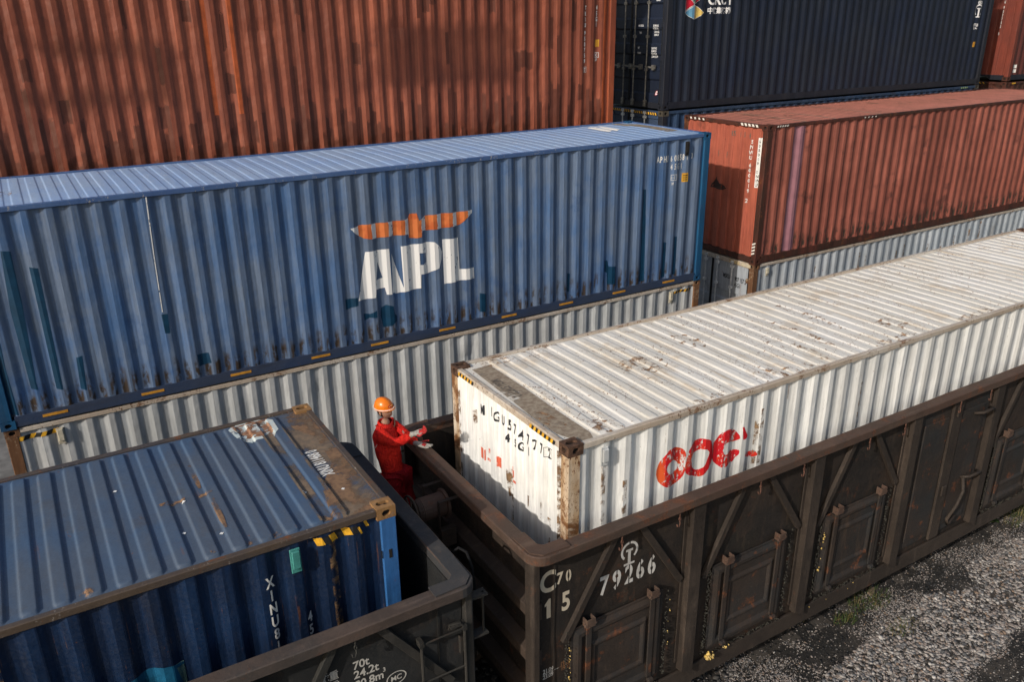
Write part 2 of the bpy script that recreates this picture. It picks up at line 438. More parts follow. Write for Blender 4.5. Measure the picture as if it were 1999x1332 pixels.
class Box: pass
def container(label, loc, mats, L=12.192, H=2.896, group=None, amp=0.003, s_phase=0.16, s_pitch=0.278, left='wall', roof_ribs=True,
              rr=(0.30, 0.217, 0.016), low=False, dents=None, seed=0, rotz=0.0, tunnel=False, roof_vis=True, vents=((0.45, 0.25),), ribw=0.050, rsl=.032, dflat=2.7, name='shipping_container'):
    """mats: side, end, roof, frame, post, casting, rail"""
    root = empty(name, label, 'shipping container', loc, group, rotz)
    B = Box(); B.root = root; B.L = L; B.H = H; B.mats = mats
    fr = mats['frame']; post = mats.get('post', fr); rail = mats.get('rail', fr); ca = mats.get('casting', fr)
    pw, pd = 0.15, 0.13
    # --- frame
    for x0, sx in ((0, -1), (L, 1)):
        for y0, sy in ((0, -1), (CW, 1)):
            mb = MB()
            xa = x0 if sx < 0 else L - pw; ya = y0 if sy < 0 else CW - pd
            mb.box(xa + (.002 if sx < 0 else 0), xa + pw - (.002 if sx > 0 else 0), ya + (.002 if sy < 0 else 0), ya + pd - (.002 if sy > 0 else 0), 0.118, H - 0.118)
            # the folded lip along the post
            xl = xa + (0.0 if sx > 0 else pw - 0.02)
            mb.build('corner_post', post, root, bevel=0.008)
            for z0, sz in ((0, -1), (H, 1)):
                mb = MB(); casting(mb, sx, sy, sz, x0, y0, z0); mb.build('corner_casting', [ca, M_DARK], root, fixn=False)
    for y0 in (0.004, CW - 0.064):
        mb = MB(); mb.wavy(0.178, L - 0.178, y0, y0 + 0.06, H - 0.075, H - 0.010, min(.006, amp * .9), seed + y0); mb.build('top_rail', rail, root, bevel=0.006)
        mb = MB(); yo = y0 if y0 < 1 else y0
        if y0 < 1:
            mb.wavy(0.178, L - 0.178, 0.008, 0.014, 0.022, 0.170, min(.004, amp * .5), seed + 5); mb.box(0.178, L - 0.178, 0.014, 0.070, 0.022, 0.030); mb.box(0.178, L - 0.178, 0.014, 0.070, 0.158, 0.170)
        else:
            mb.box(0.178, L - 0.178, CW - 0.014, CW - 0.008, 0.022, 0.170); mb.box(0.178, L - 0.178, CW - 0.07, CW - 0.014, 0.158, 0.170)
        mb.build('bottom_rail', mats.get('brail', rail), root)
    for x0 in (0.004, L - 0.064):
        doors = (left == 'doors' and x0 < 1)
        mb = MB(); mb.box(x0, x0 + 0.06, 0.162, CW - 0.162, H - (0.115 if doors else 0.085), H - 0.010); mb.build('header_rail', rail, root, bevel=0.006)
        mb = MB()
        if tunnel and x0 < 1:
            mb.prism([(0.162, 0.02), (0.55, 0.02), (0.68, 0.115), (CW - 0.68, 0.115), (CW - 0.55, 0.02), (CW - 0.162, 0.02), (CW - 0.162, 0.16), (0.162, 0.16)], (x0, 0, 0), (0, 1, 0), (0, 0, 1), (0.06, 0, 0))
        else: mb.box(x0, x0 + 0.06, 0.162, CW - 0.162, 0.022, 0.150)
        mb.build('sill_rail', rail, root, bevel=0.004)
    mb = MB(); mb.box(0.07, L - 0.07, 0.075, CW - 0.075, 0.10, 0.15); mb.build('floor', M_DARK, root)
    # --- near side sheet
    zs = [0.164] + [0.17 + (H - 0.25) * i / 13 for i in range(1, 13)] + [H - 0.07]
    us, f = corr(s_pitch, .072, .068, .070, .033, s_phase, pw - 0.01, L - pw + 0.01)
    def dep(u, w):
        d = f(u) - 0.016
        d += (mnoise.noise((u * 1.1 + seed, w * 1.3, seed)) * amp)
        if dents: d += dents(u, w)
        return d
    B.S = Surf(us, zs if not low else [0.164, H - 0.07], dep, lambda u, w, d: (u, -d, w))
    B.smb = MB(); B.S.sheet(B.smb); B.smats = [mats['side']]
    far = Surf(us, [0.164, H - 0.07], lambda u, w: f(u) - 0.016, lambda u, w, d: (u, CW + d, w), True)
    mb = MB(); far.sheet(mb); mb.build('side_panel', mats['side'], root, fixn=False)
    # --- ends
    eus, ef = corr(0.250, .110, .020, .100, .040, 0.13, pd - 0.01, CW - pd + 0.01)
    zE = [0.145, 0.6, 1.1, 1.6, 2.1, 2.5, H - 0.08]
    R = Surf(eus, [0.145, H - 0.08], lambda u, w: ef(u) - 0.018, lambda u, w, d: (L + d, u, w))
    mb = MB(); R.sheet(mb); mb.build('end_panel', mats['end'], root, fixn=False)
    B.E = Surf(eus, zE, lambda u, w: ef(u) - 0.018 + mnoise.noise((u * 1.5, w * 1.5, seed + 9)) * amp, lambda u, w, d: (-d, CW - u, w))
    if left == 'wall':
        B.emb = MB(); B.E.sheet(B.emb); B.emats = [mats['end']]
    else:
        B.emb = None; B.doors = []
        for k in (0, 1):       # two leaves; u from the far post
            u0 = 0.135 + k * (CW / 2 - 0.135) + (0.006 if k else 0); u1 = u0 + CW / 2 - 0.135 - 0.006
            def dd(u, w):
                if u < u0 + .07 or u > u1 - .07: return -0.022
                t = (w - 0.20) % 0.53
                if w < 0.22 or w > dflat: return -0.022
                return -0.022 - (0.034 if 0.16 < t < 0.42 else (0.034 * min(1, max(0, (t - .12) / .04)) if t <= 0.16 else 0.034 * max(0, 1 - (t - .42) / .04)))
            wz = [0.15, 0.22] + sorted({round(0.20 + 0.53 * n + a, 3) for n in range(5) for a in (.12, .16, .42, .46) if 0.23 < 0.20 + 0.53 * n + a < dflat - .02}) + [dflat - .01, dflat + .01, H - 0.118]
            ws_u = [u0, u0 + .07, u0 + .10, (u0 + u1) / 2, u1 - .10, u1 - .07, u1]
            D = Surf(ws_u, wz, dd, lambda u, w, d: (-d, CW - u, w))
            mb = MB(); D.sheet(mb)
            mb.box(0.064, 0.09, CW - u1, CW - u0, 0.15, H - 0.12)
            dob = mb.build('door', mats['door'], root, fixn=False)
            D.ob = dob; B.doors.append(D)
            g = MB(); g.box(0.010, 0.024, CW - u1, CW - u1 + 0.022, .15, H - .12); g.box(0.010, 0.024, CW - u0 - .022, CW - u0, .15, H - .12); g.build('door_gasket', M_GASKET, dob)
            for uu in (1.388, 1.83) if k else (0.60, 1.026):
                y = CW - uu; r = MB(); r.cyl((-0.012, y, 0.06), (-0.012, y, H - 0.04), 0.017, 10)
                for zz in (0.16, 0.85, 1.55, 2.25, H - 0.17): r.box(-0.034, 0.012, y - .045, y + .045, zz - .03, zz + .03)
                r.box(-0.04, 0.002, y - .035, y + .035, 0.05, 0.12); r.box(-0.04, 0.002, y - .035, y + .035, H - 0.10, H - 0.04)
                rod = r.build('lock_rod', mats.get('rod', fr), dob, bevel=0.004)
                h = MB(); h.bar((-0.045, y, 0.92), (-0.045, y - 0.34, 0.90), 0.018, 0.035); h.box(-0.05, 0.01, y - .30, y - .22, 0.85, 0.96); h.build('door_handle', mats.get('rod', fr), dob)
            for zz in (0.4, 1.1, 1.8, 2.5):
                y = CW - (u0 + 0.01 if k == 0 else u1 - 0.01)
                r = MB(); r.box(-0.004, 0.03, y - .05, y + .05, zz - .05, zz + .05); r.build('hinge', fr, dob, bevel=0.004)
    # --- roof
    e0, e1 = 0.066, CW - 0.066
    if roof_ribs and roof_vis:
        x0, pt, hh = rr
        us = {0.06, L - .06}
        for n in range(-2, int(L / pt) + 3):
            c = x0 + n * pt; h_ = rsl * .5
            for a in (0, ribw - h_ - .012, ribw - h_ - .002, ribw - h_ * .6, ribw, ribw + h_ * .6, ribw + h_ + .002, ribw + h_ + .012):
                for q_ in (c - a, c + a):
                    if 0.065 < q_ < L - .065: us.add(round(q_, 4))
        us = sorted(us)
        ws = [e0, e0 + .03, e0 + .045, e0 + .06, e0 + .075, e0 + .09, e0 + .11, e0 + .14, .3, .5, .8, 1.1, 1.4, 1.7, 2.0, CW - .3, e1 - .14, e1 - .11, e1 - .09, e1 - .075, e1 - .06, e1 - .045, e1 - .03, e1]
        def rf(u, w):
            h = mnoise.noise((u * .9, w * .9, seed + 3)) * amp * 1.2 + 0.012 * math.sin(PI * w / CW)
            n = round((u - x0) / pt); c = x0 + n * pt
            if c < x0 - .01 or c > L - 0.28: return h
            dx = abs(u - c) - ribw + 0.035; dy = abs(w - CW / 2) - (CW / 2 - 0.105) + 0.035
            sd = math.hypot(max(dx, 0), max(dy, 0)) + min(max(dx, dy), 0) - 0.035
            t = min(1, max(0, 0.5 - sd / rsl)); t = t * t * (3 - 2 * t)
            return h + hh * t
        B.R = Surf(us, ws, rf, lambda u, w, d: (u, w, H - 0.035 + d))
        mb = MB(); B.R.sheet(mb); B.rmb = mb; B.rmats = [mats['roof']]
    else:
        B.R = Surf([0.06, L - .06], [e0, e1], lambda u, w: 0.0, lambda u, w, d: (u, w, H - 0.035 + d))
        mb = MB(); B.R.sheet(mb); B.rmb = mb; B.rmats = [mats['roof']]
    # vents
    for vx, vz in vents:
        mb = MB(); z1 = H - 0.12
        mb.box(vx - .045, vx + .045, -0.004, 0.012, z1 - vz, z1); mb.box(vx - .034, vx + .034, -0.028, -0.004, z1 - vz + .05, z1 - .015)
        mb.build('vent', mats.get('vent', mats['side']), root, bevel=0.006)
    return B

def addmat(lst, m):
    if m not in lst: lst.append(m)
    return lst.index(m)
def side_patch(B, pc, m, off=0.0022, seg=None): B.S.decal(B.smb, pc, addmat(B.smats, m), off, seg)
def end_patch(B, pc, m, off=0.0022): B.E.decal(B.emb, pc, addmat(B.emats, m), off)
def roof_patch(B, pc, m, off=0.0025): B.R.decal(B.rmb, pc, addmat(B.rmats, m), off)
def letters(B, surf, items, m, off=0.004, name='lettering', parent=None):
    """items: (text, u, w, height, widthfactor) ; w = baseline"""
    mb = MB()
    for it in items:
        if isinstance(it[0], str):
            pc = text_poly(it[0], it[3], it[4]); surf.decal(mb, place(pc, it[1], it[2], it[5] if len(it) > 5 else 0), 0, off)
        else: surf.decal(mb, it, 0, off)
    return mb.build(name, m, parent or B.root, fixn=False)
def finish(B):
    o = B.smb.build('side_panel', B.smats, B.root, fixn=False)
    if B.emb: B.emb.build('end_panel', B.emats, B.root, fixn=False)
    r = B.rmb.build('roof_panel', B.rmats, B.root, fixn=False)
    if len(r.data.polygons) > 200: r.data.polygons.foreach_set('use_smooth', [True] * len(r.data.polygons))
def flatsurf(mapf): return Surf([-50, 50], [-50, 50], lambda u, w: 0.0, mapf)
def hazard(B, u0, u1, w0, w1, surf, slant=0.03, n=6, my=None, mk=None, parent=None, fr=0.5):
    a = MB()
    for k in range(n):
        x = u0 + (u1 - u0) * k / n; d = (u1 - u0) / n
        surf.decal(a, ([(x, w0), (x + d * fr, w0), (x + d * fr + slant, w1), (x + slant, w1)], [(0, 1, 2, 3)]), 0, 0.005)
        if mk: surf.decal(a, ([(x + d * fr, w0), (x + d, w0), (x + d + slant, w1), (x + d * fr + slant, w1)], [(0, 1, 2, 3)]), 1, 0.005)
    return a.build('hazard_stripes', [my, mk] if mk else [my], parent or B.root, fixn=False)
# ------------------------------------------------------------------ materials
def tone(c, k): return tuple(min(1, x * k) for x in c)
W_RUST = ((0.07, 0.03, 0.015), (0.30, 0.14, 0.055))
m_white_roof = paint('white_roof_paint', (0.81, 0.79, 0.75), (0.73, 0.69, 0.61), 'y', rust=0.16, spots=.9, streak=.8, specks=1.1, fade=.7, chip=0.63, chipc=(0.34, 0.22, 0.13), grime=(0.50, 0.36, 0.21), grimea=1.0, dark=((0.60, 0.50, 0.38), .53, .6), rough=.42, rustc=W_RUST)
m_white_side = paint('white_side_paint', (0.74, 0.74, 0.72), (0.66, 0.67, 0.66), 'z', rust=0.12, spots=.75, streak=.4, edge=.8, edgec=(0.22, 0.17, 0.11), grime=(0.42, 0.40, 0.35), grimea=.55, rustc=W_RUST)
m_white_end = paint('white_end_paint', (0.80, 0.80, 0.78), (0.74, 0.74, 0.72), 'z', rust=0.08, spots=.6, streak=.3, grime=(0.45, 0.43, 0.38), grimea=.3, rustc=W_RUST)
m_white_rust = paint('rusty_white_frame', (0.66, 0.58, 0.47), (0.50, 0.34, 0.20), 'z', rust=1.35, spots=1.6, streak=.8, chip=.54, chipc=(0.16, 0.07, 0.03), grime=(0.34, 0.22, 0.12), grimea=.8, rustc=W_RUST)
m_rail_rust = paint('chipped_rail_paint', (0.60, 0.55, 0.48), (0.46, 0.38, 0.30), 'x', rust=0.8, spots=1.4, streak=.9, chip=.56, chipc=(0.13, 0.07, 0.04), grime=(0.30, 0.22, 0.15), grimea=.8, rustc=W_RUST)
m_cast_rust = flat('rusted_casting', (0.085, 0.045, 0.028), 0.8, var=.6, sc=25)
m_old_white = paint('old_white_paint', (0.49, 0.50, 0.50), (0.40, 0.42, 0.43), 'z', rust=0.15, spots=.5, streak=.6, edge=.5, edgec=(0.2, 0.16, 0.11), grime=(0.25, 0.23, 0.19), grimea=.5, rustc=W_RUST)
m_grey_white = paint('grey_white_paint', (0.44, 0.47, 0.50), (0.36, 0.40, 0.44), 'z', rust=0.35, spots=1.2, streak=.6, edge=1, edgec=(0.10, 0.07, 0.045), foot=0.9, grime=(0.14, 0.11, 0.08), grimea=.7, rustc=W_RUST)
m_post_brown = paint('brown_rust_post', (0.24, 0.13, 0.065), (0.15, 0.075, 0.04), 'z', rust=1.0, spots=1.5, streak=1, chip=.55, chipc=(0.42, 0.34, 0.24), grime=(0.05, 0.03, 0.02), grimea=.8, rustc=W_RUST)
APHASE = 1.2605 + 4.797
m_apl_side = paint('faded_blue_side', (0.052, 0.122, 0.275), (0.115, 0.160, 0.245), 'z', rust=0.0, spots=.15, streak=.7, foot=1.0, edge=.22, edgec=(0.42, 0.46, 0.52), pitch=0.278, phase=APHASE, grime=(0.10, 0.12, 0.16), grimea=.45, chip=.70, chipc=(.5, .55, .6), dark=((0.030, 0.085, 0.22), 0.56, 0.5))
m_apl_roof = paint('pale_blue_roof', (0.250, 0.385, 0.640), (0.30, 0.42, 0.62), 'y', rust=0.12, spots=.45, streak=.8, chip=.60, chipc=(.62, .66, .72), grime=(0.16, 0.20, 0.28), grimea=.45, rough=.5)
m_apl_rail = paint('blue_rail', (0.075, 0.14, 0.29), (0.05, 0.10, 0.24), 'x', rust=0.25, spots=.9, streak=.6, chip=.60, chipc=(.35, .33, .32), grime=(0.05, 0.06, 0.08), grimea=.6)
m_apl_post = paint('deep_blue_post', (0.010, 0.085, 0.19), (0.014, 0.07, 0.16), 'z', rust=0.1, spots=.5, streak=.4, grimea=.2)
m_apl_patch = flat('deep_blue_touch_up', (0.004, 0.038, 0.085), .5, var=.18, sc=6)
m_triu = paint('brick_red_side', (0.310, 0.088, 0.046), (0.215, 0.058, 0.032), 'z', rust=0.0, spots=.9, streak=.9, cells=((0.095, 0.028, 0.016), 1.2, .80), pitch=.278, phase=0.16, edge=.35, edgec=(0.08, 0.03, 0.02), grime=(0.10, 0.035, 0.022), grimea=.6, chip=.72, chipc=(.5, .45, .42), dark=((0.15, 0.045, 0.03), 0.60, .6), wave=.02)
m_triu_frame = paint('brick_red_frame', (0.30, 0.075, 0.03), (0.20, 0.05, 0.025), 'z', rust=.3, spots=.6)
m_snwu = paint('red_side_faded', (0.34, 0.112, 0.080), (0.25, 0.078, 0.056), 'z', dark=((0.08, 0.03, 0.025), .565, .75), rust=0.05, spots=.8, streak=.9, foot=1.1, edge=1, edgec=(0.06, 0.03, 0.022), grime=(0.065, 0.03, 0.022), grimea=.75, pitch=.278, phase=.16)
m_snwu_end = paint('red_end', (0.46, 0.125, 0.075), (0.36, 0.095, 0.06), 'z', rust=0.15, spots=.6, streak=.6, grime=(0.09, 0.04, 0.03), grimea=.5, dark=((0.13, 0.04, 0.03), .58, .6))
m_snwu_roof = paint('red_roof', (0.44, 0.165, 0.125), (0.35, 0.14, 0.105), 'y', rust=.35, spots=1, dark=((0.13, 0.075, 0.05), .55, .7), streak=.9, grime=(0.13, 0.06, 0.04), grimea=.8)
m_snwu_frame = paint('dark_red_frame', (0.11, 0.032, 0.022), (0.055, 0.025, 0.018), 'z', rust=.7, spots=1.2, streak=.9, chip=.6, chipc=(0.25, 0.07, 0.03))
m_pink = flat('pink_replacement_panel', (0.33, 0.155, 0.185), .5, var=.12, sc=5)
m_navy = paint('navy_side', (0.009, 0.015, 0.034), (0.013, 0.018, 0.031), 'z', rust=0, spots=.1, streak=.6, grime=(0.025, 0.025, 0.028), grimea=.5)
m_navy_frame = paint('navy_frame', (0.012, 0.016, 0.028), (0.017, 0.019, 0.027), 'z', rust=.1, spots=.4, streak=.6, grime=(0.06, 0.05, 0.045), grimea=.4)
m_navy2 = paint('navy_blue_side', (0.028, 0.055, 0.115), (0.035, 0.055, 0.10), 'z', rust=.1, spots=.4, streak=.6)
m_rod = flat('dull_steel_rod', (0.22, 0.21, 0.19), .45, .5, .3, 20)
m_rod_white = flat('grey_painted_rod', (0.62, 0.63, 0.62), .5, 0, .25, 20)
m_redR = paint('maroon_side', (0.125, 0.033, 0.028), (0.09, 0.028, 0.024), 'z', rust=.2, spots=.5)
m_redR_end = paint('maroon_end', (0.20, 0.045, 0.028), (0.14, 0.036, 0.025), 'z', rust=.35, spots=.6)
m_xroof = paint('slate_blue_roof', (0.050, 0.098, 0.185), (0.076, 0.104, 0.152), 'y', rust=0.20, spots=.75, streak=.5, chip=None, grime=(0.09, 0.08, 0.075), grimea=.6, rough=.42, dark=((0.075, 0.080, 0.092), .56, .6), rustc=((0.10, 0.045, 0.022), (0.32, 0.12, 0.05)))
m_xside = paint('dark_navy_side', (0.009, 0.030, 0.085), (0.006, 0.017, 0.048), 'z', rust=.1, spots=.7, streak=.8, edge=.5, edgec=(0.16, 0.08, 0.045), grime=(0.02, 0.02, 0.025), grimea=.6)
m_xrail = paint('rusty_dark_rail', (0.045, 0.045, 0.055), (0.085, 0.062, 0.046), 'x', rust=.8, spots=1.3, streak=1, grime=(0.03, 0.02, 0.015), grimea=.7, chip=.6, chipc=(.25, .22, .2))
m_xpost = paint('bright_blue_post', (0.030, 0.150, 0.410), (0.035, 0.125, 0.33), 'z', rust=.35, spots=.9, streak=.5, grime=(0.06, 0.06, 0.07), grimea=.4)
m_xcast = paint('ochre_rusty_casting', (0.36, 0.20, 0.075), (0.22, 0.12, 0.055), 'z', rust=.8, spots=1.2, chip=.55, chipc=(0.04, 0.13, 0.30))
def blotch(name, c1, c2, lo=.40, hi=.52, sc=3.0, rough=.6, soft=.04):
    SEED[0] += 1.37
    m = Mat(name); n = m.noise(sc, off=SEED[0], detail=7, rough=.65, dist=.3); k = m.noise(18, off=SEED[0] + 3, detail=5)
    m.out(m.mix(k.sst(.35, .65), c1, c2), rough, 0, n * .002, 1.0)
    m.alpha((n + (k - .5) * .10).sst(lo - soft * .5, lo + soft)); return m.m
m_xrust = blotch('orange_roof_rust', (0.26, 0.155, 0.085), (0.17, 0.10, 0.06), .49, sc=3.2, soft=.10)
m_xrust2 = blotch('tan_roof_dust', (0.23, 0.165, 0.11), (0.15, 0.115, 0.085), .44, sc=1.8, soft=.14)
m_xwhite = blotch('pale_blue_filler', (0.50, 0.60, 0.62), (0.58, 0.60, 0.58), .40, sc=7)
m_bare = blotch('brown_bare_steel', (0.36, 0.30, 0.225), (0.23, 0.175, 0.125), .34, sc=2.2, soft=.12)
m_rustpool = blotch('dark_rust_pool', (0.20, 0.11, 0.06), (0.36, 0.21, 0.11), .555, sc=11, soft=.10)
m_brownrun = blotch('rust_run', (0.30, 0.19, 0.10), (0.16, 0.09, 0.05), .50, sc=9, soft=.14)
m_orange = worn('orange_logo_paint', (0.62, 0.175, 0.050), .93, (0.50, 0.11, 0.03), sc=26, st=(1, 1, .3))
m_wht = worn('white_logo_paint', (0.80, 0.80, 0.80), .97, sc=24)
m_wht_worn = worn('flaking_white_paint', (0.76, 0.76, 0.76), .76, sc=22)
m_red1 = worn('worn_red_logo', (0.60, 0.012, 0.022), .62, (0.68, 0.05, 0.015), sc=34)
m_red_orange = worn('worn_orange_logo', (0.66, 0.10, 0.025), .72, (0.60, 0.02, 0.02), sc=30)
m_red2 = worn('solid_red_logo', (0.56, 0.008, 0.018), .86, (0.62, 0.02, 0.02), sc=25)
m_red3 = worn('faded_red_end_logo', (0.72, 0.16, 0.09), .70, sc=26)
m_tw = worn('white_letter_paint', (0.72, 0.71, 0.68), .90, sc=40)
m_tb = worn('black_letter_paint', (0.030, 0.032, 0.038), .96, sc=40)
m_faint = worn('faint_letter_paint', (0.13, 0.11, 0.09), .72, sc=40)
m_yel = worn('yellow_sticker', (0.62, 0.33, 0.03), .95, (0.5, 0.24, 0.02), sc=30)
m_amber = flat('amber_reflector', (0.55, 0.26, 0.035), .45, var=.25)
m_blk = flat('black_stripe', (0.02, 0.02, 0.02), .6)
m_hazy = flat('hazard_yellow', (0.75, 0.40, 0.03), .5)
m_hazw = worn('reflective_white_stripe', (0.75, 0.72, 0.66), .85, sc=40)
m_teal = flat('teal_vent_paint', (0.055, 0.24, 0.22), .5, var=.15)
m_cream = flat('cream_vent', (0.50, 0.46, 0.36), .5)
m_tape = flat('white_sheet', (0.80, 0.80, 0.78), .6, var=.06)

def vchars(s, x, ztop, pitch, h, wx, space=.5):
    out = []; z = ztop
    for ch in s:
        if ch == ' ': z -= pitch * space; continue
        out.append((ch, x, z - h, h, wx)); z -= pitch
    return out
def center(items):      # centre every glyph on its u
    r = []
    for t, u, w, h, k, *rest in items:
        v, _ = text_poly(t, h, k); xs = [p[0] for p in v]
        r.append((t, u - (min(xs) + max(xs)) / 2, w, h, k, *rest))
    return r
def boxoutline(u0, u1, w0, w1, t=.008):
    return [rect(u0, u1, w0, w0 + t), rect(u0, u1, w1 - t, w1), rect(u0, u0 + t, w0 + t, w1 - t), rect(u1 - t, u1, w0 + t, w1 - t)]
def sh(pts, dx, dz): return [(x - dx, z - dz) for x, z in pts]
def ngon(pts): return poly2d(pts)

# ------------------------------------------------------------------ 1 white container in the right wagon
M = container('white rust-stained container with a worn red logo, loaded in the brown wagon', (0, 0, 1.083),
    dict(side=m_white_side, end=m_white_end, roof=m_white_roof, frame=m_white_rust, post=m_white_rust, rail=m_rail_rust, casting=m_cast_rust, vent=m_old_white),
    rr=(0.50, 0.2145, 0.0125), s_pitch=0.279, s_phase=0.155, amp=.005, seed=3, vents=((0.44, .21),), group='containers loaded in the open wagons', ribw=.060)
dz = 1.083
LOGO = dict(
 O1=[(1.163,3.311),(1.185,3.235),(1.209,3.182),(1.279,3.116),(1.35,3.095),(1.422,3.091),(1.495,3.118),(1.547,3.204),(1.56,3.34),(1.547,3.45),(1.521,3.5),(1.469,3.53),(1.384,3.562),(1.303,3.565),(1.258,3.508),(1.192,3.416)],
 O1h=[(1.282,3.352),(1.315,3.406),(1.38,3.415),(1.449,3.372),(1.475,3.314),(1.45,3.264),(1.393,3.246),(1.335,3.25),(1.295,3.291)],
 O2=[(1.546,3.219),(1.563,3.402),(1.597,3.492),(1.669,3.542),(1.75,3.555),(1.83,3.542),(1.903,3.506),(1.951,3.424),(1.975,3.321),(1.973,3.218),(1.92,3.175),(1.832,3.091),(1.764,3.076),(1.682,3.124),(1.599,3.167)],
 O2h=[(1.645,3.325),(1.667,3.395),(1.756,3.423),(1.844,3.412),(1.882,3.378),(1.894,3.346),(1.873,3.293),(1.839,3.201),(1.756,3.16),(1.684,3.208)],
 C=[(2.02,3.476),(2.06,3.53),(2.133,3.568),(2.215,3.552),(2.303,3.498),(2.38,3.394),(2.311,3.362),(2.226,3.383),(2.142,3.411),(2.104,3.356),(2.108,3.281),(2.153,3.238),(2.212,3.28),(2.324,3.254),(2.366,3.249),(2.369,3.188),(2.327,3.155),(2.305,3.109),(2.232,3.100),(2.116,3.088),(2.048,3.143),(1.976,3.218),(1.978,3.327),(1.965,3.43)],
 dart=[(2.379,3.528),(2.399,3.53),(2.425,3.471),(2.476,3.393),(2.447,3.367),(2.402,3.366)],
 res=[(2.464,3.128),(2.474,3.164),(2.615,3.159),(2.669,3.113),(2.654,3.078),(2.579,3.078)])
mb = MB()
def zone(u, w):
    if 1.80 < u < 2.06: return 1
    if (u < 1.25) or (1.42 < u < 1.50 and w > 3.33 - dz): return 2
    if 2.30 < u < 2.5 and w > 3.3 - dz: return 1
    return 0
for a, hs in (('O1', ['O1h']), ('O2', ['O2h']), ('C', []), ('dart', []), ('res', [])):
    P = smooth_poly(sh(LOGO[a], 0, dz), 1) if a != 'dart' else sh(LOGO[a], 0, dz)
    M.S.decal(mb, poly2d(P, [smooth_poly(sh(LOGO[h], 0, dz), 1) for h in hs]), 0, .0035, zone)
mb.build('logo', [m_red1, m_red2, m_red_orange], M.root, fixn=False)
# worn brown corrugation flanks on the side
for x, z0, z1 in ((.42, 1.9, 2.72), (2.60, 1.9, 2.5), (2.66, 1.9, 2.6), (.70, 1.9, 2.3), (4.4, 2.0, 2.5)):
    side_patch(M, rect(x, x + .05, z0, z1), m_brownrun)
U = lambda y: CW - y
ends = [('M', 1.719, 3.63, .09), ('I', 1.50, 3.70, .085), ('G', 1.432, 3.655, .09), ('U', 1.25, 3.70, .085), ('5', 1.168, 3.66, .095), ('7', 1.006, 3.695, .09), ('4', .925, 3.65, .095),
        ('7', .745, 3.69, .09), ('7', .668, 3.65, .09), ('7', .495, 3.70, .09), ('2', .408, 3.675, .085), ('4', 1.193, 3.51, .075), ('5', 1.00, 3.545, .07), ('G', .925, 3.52, .08), ('1', .735, 3.565, .075)]
its = center([(t, U(y), z - dz - .02, h * 1.36, .52) for t, y, z, h in ends])
letters(M, M.E, its + boxoutline(U(.455), U(.36), 3.66 - dz, 3.775 - dz, .006), m_tb, name='lettering')
mb = MB()
for y0, y1, z0, z1 in ((1.77, 1.72, 3.03, 3.17), (1.70, 1.69, 3.02, 3.16), (1.68, 1.60, 3.02, 3.055), (1.66, 1.58, 3.13, 3.19), (1.44, 1.33, 3.06, 3.19), (1.13, 1.04, 3.12, 3.21), (1.10, 1.0, 3.06, 3.09)):
    M.E.decal(mb, place(rect(-abs(y0 - y1) / 2, abs(y0 - y1) / 2, -(z1 - z0) / 2, (z1 - z0) / 2), U((y0 + y1) / 2), (z0 + z1) / 2 - dz), 0, .0035)
mb.build('faded_logo', m_red3, M.root, fixn=False)
for y, w, z0, z1 in ((1.93, .05, 3.38, 3.57), (1.16, .10, 2.80, 3.16), (1.13, .05, 2.5, 2.95), (.40, .06, 2.6, 2.95), (.09 + .08, .09, 1.9, 3.85), (2.28, .05, 2.2, 3.7), (.75, .03, 2.9, 3.05), (1.75, .03, 3.2, 3.3), (.5, .035, 2.9, 3.1)):
    end_patch(M, ([(U(y) - w / 2, z1 - dz), (U(y) - w * .25, z0 - dz), (U(y) + w * .3, z0 - dz + .03), (U(y) + w / 2, z1 - dz)], [(0, 1, 2, 3)]), m_brownrun)
hf = flatsurf(lambda u, w, d: (-d + .003, CW - u, w))
hazard(M, U(2.26), U(1.90), 2.896 - .080, 2.896 - .030, hf, .02, 5, m_hazy, m_blk)
o = hazard(M, U(.70), U(.24), 2.896 - .080, 2.896 - .030, hf, .02, 6, m_hazy, m_blk)
# header plate: bare brown steel, black number
roof_patch(M, ngon([(.16, 2.20), (.40, 2.22), (.40, 1.5), (.39, .9), (.40, .20), (.36, .09), (.20, .10), (.10, .35), (.09, .8), (.12, 1.5)]), m_bare)
roof_patch(M, ngon([(.10, .62), (.18, .95), (.27, .75), (.30, .45), (.20, .40)]), m_rustpool, .004)
roof_patch(M, ngon([(.60, .09), (.45, .12), (.45, .45), (.60, .40), (.75, .22), (.75, .09)]), m_rustpool, .004)
for x, y, a, b in ((2.0, .14, .3, .05), (3.32, .16, .45, .10), (3.0, .22, .2, .12), (5.2, .15, .4, .08), (5.6, .5, .25, .2), (1.9, 1.2, .35, .25), (6.9, .14, .5, .06), (2.9, 1.5, .15, .3), (4.3, .9, .08, .6), (4.9, 1.3, .10, .6), (3.9, .6, .07, .5), (1.2, 2.33, .3, .04), (.55, 2.25, .25, .10)):
    roof_patch(M, ngon(smooth_poly([(x - a, y - b), (x + a, y - b * .8), (x + a * .8, y + b), (x - a * .9, y + b * .9)], 2)), m_rustpool, .0045)
mb = MB(); M.R.decal(mb, place(text_poly('MIGU 574777 2', .11, .55), .17, 1.80, -PI / 2), 0, .005)
mb.build('roof_lettering', m_faint, M.root, fixn=False)
finish(M)

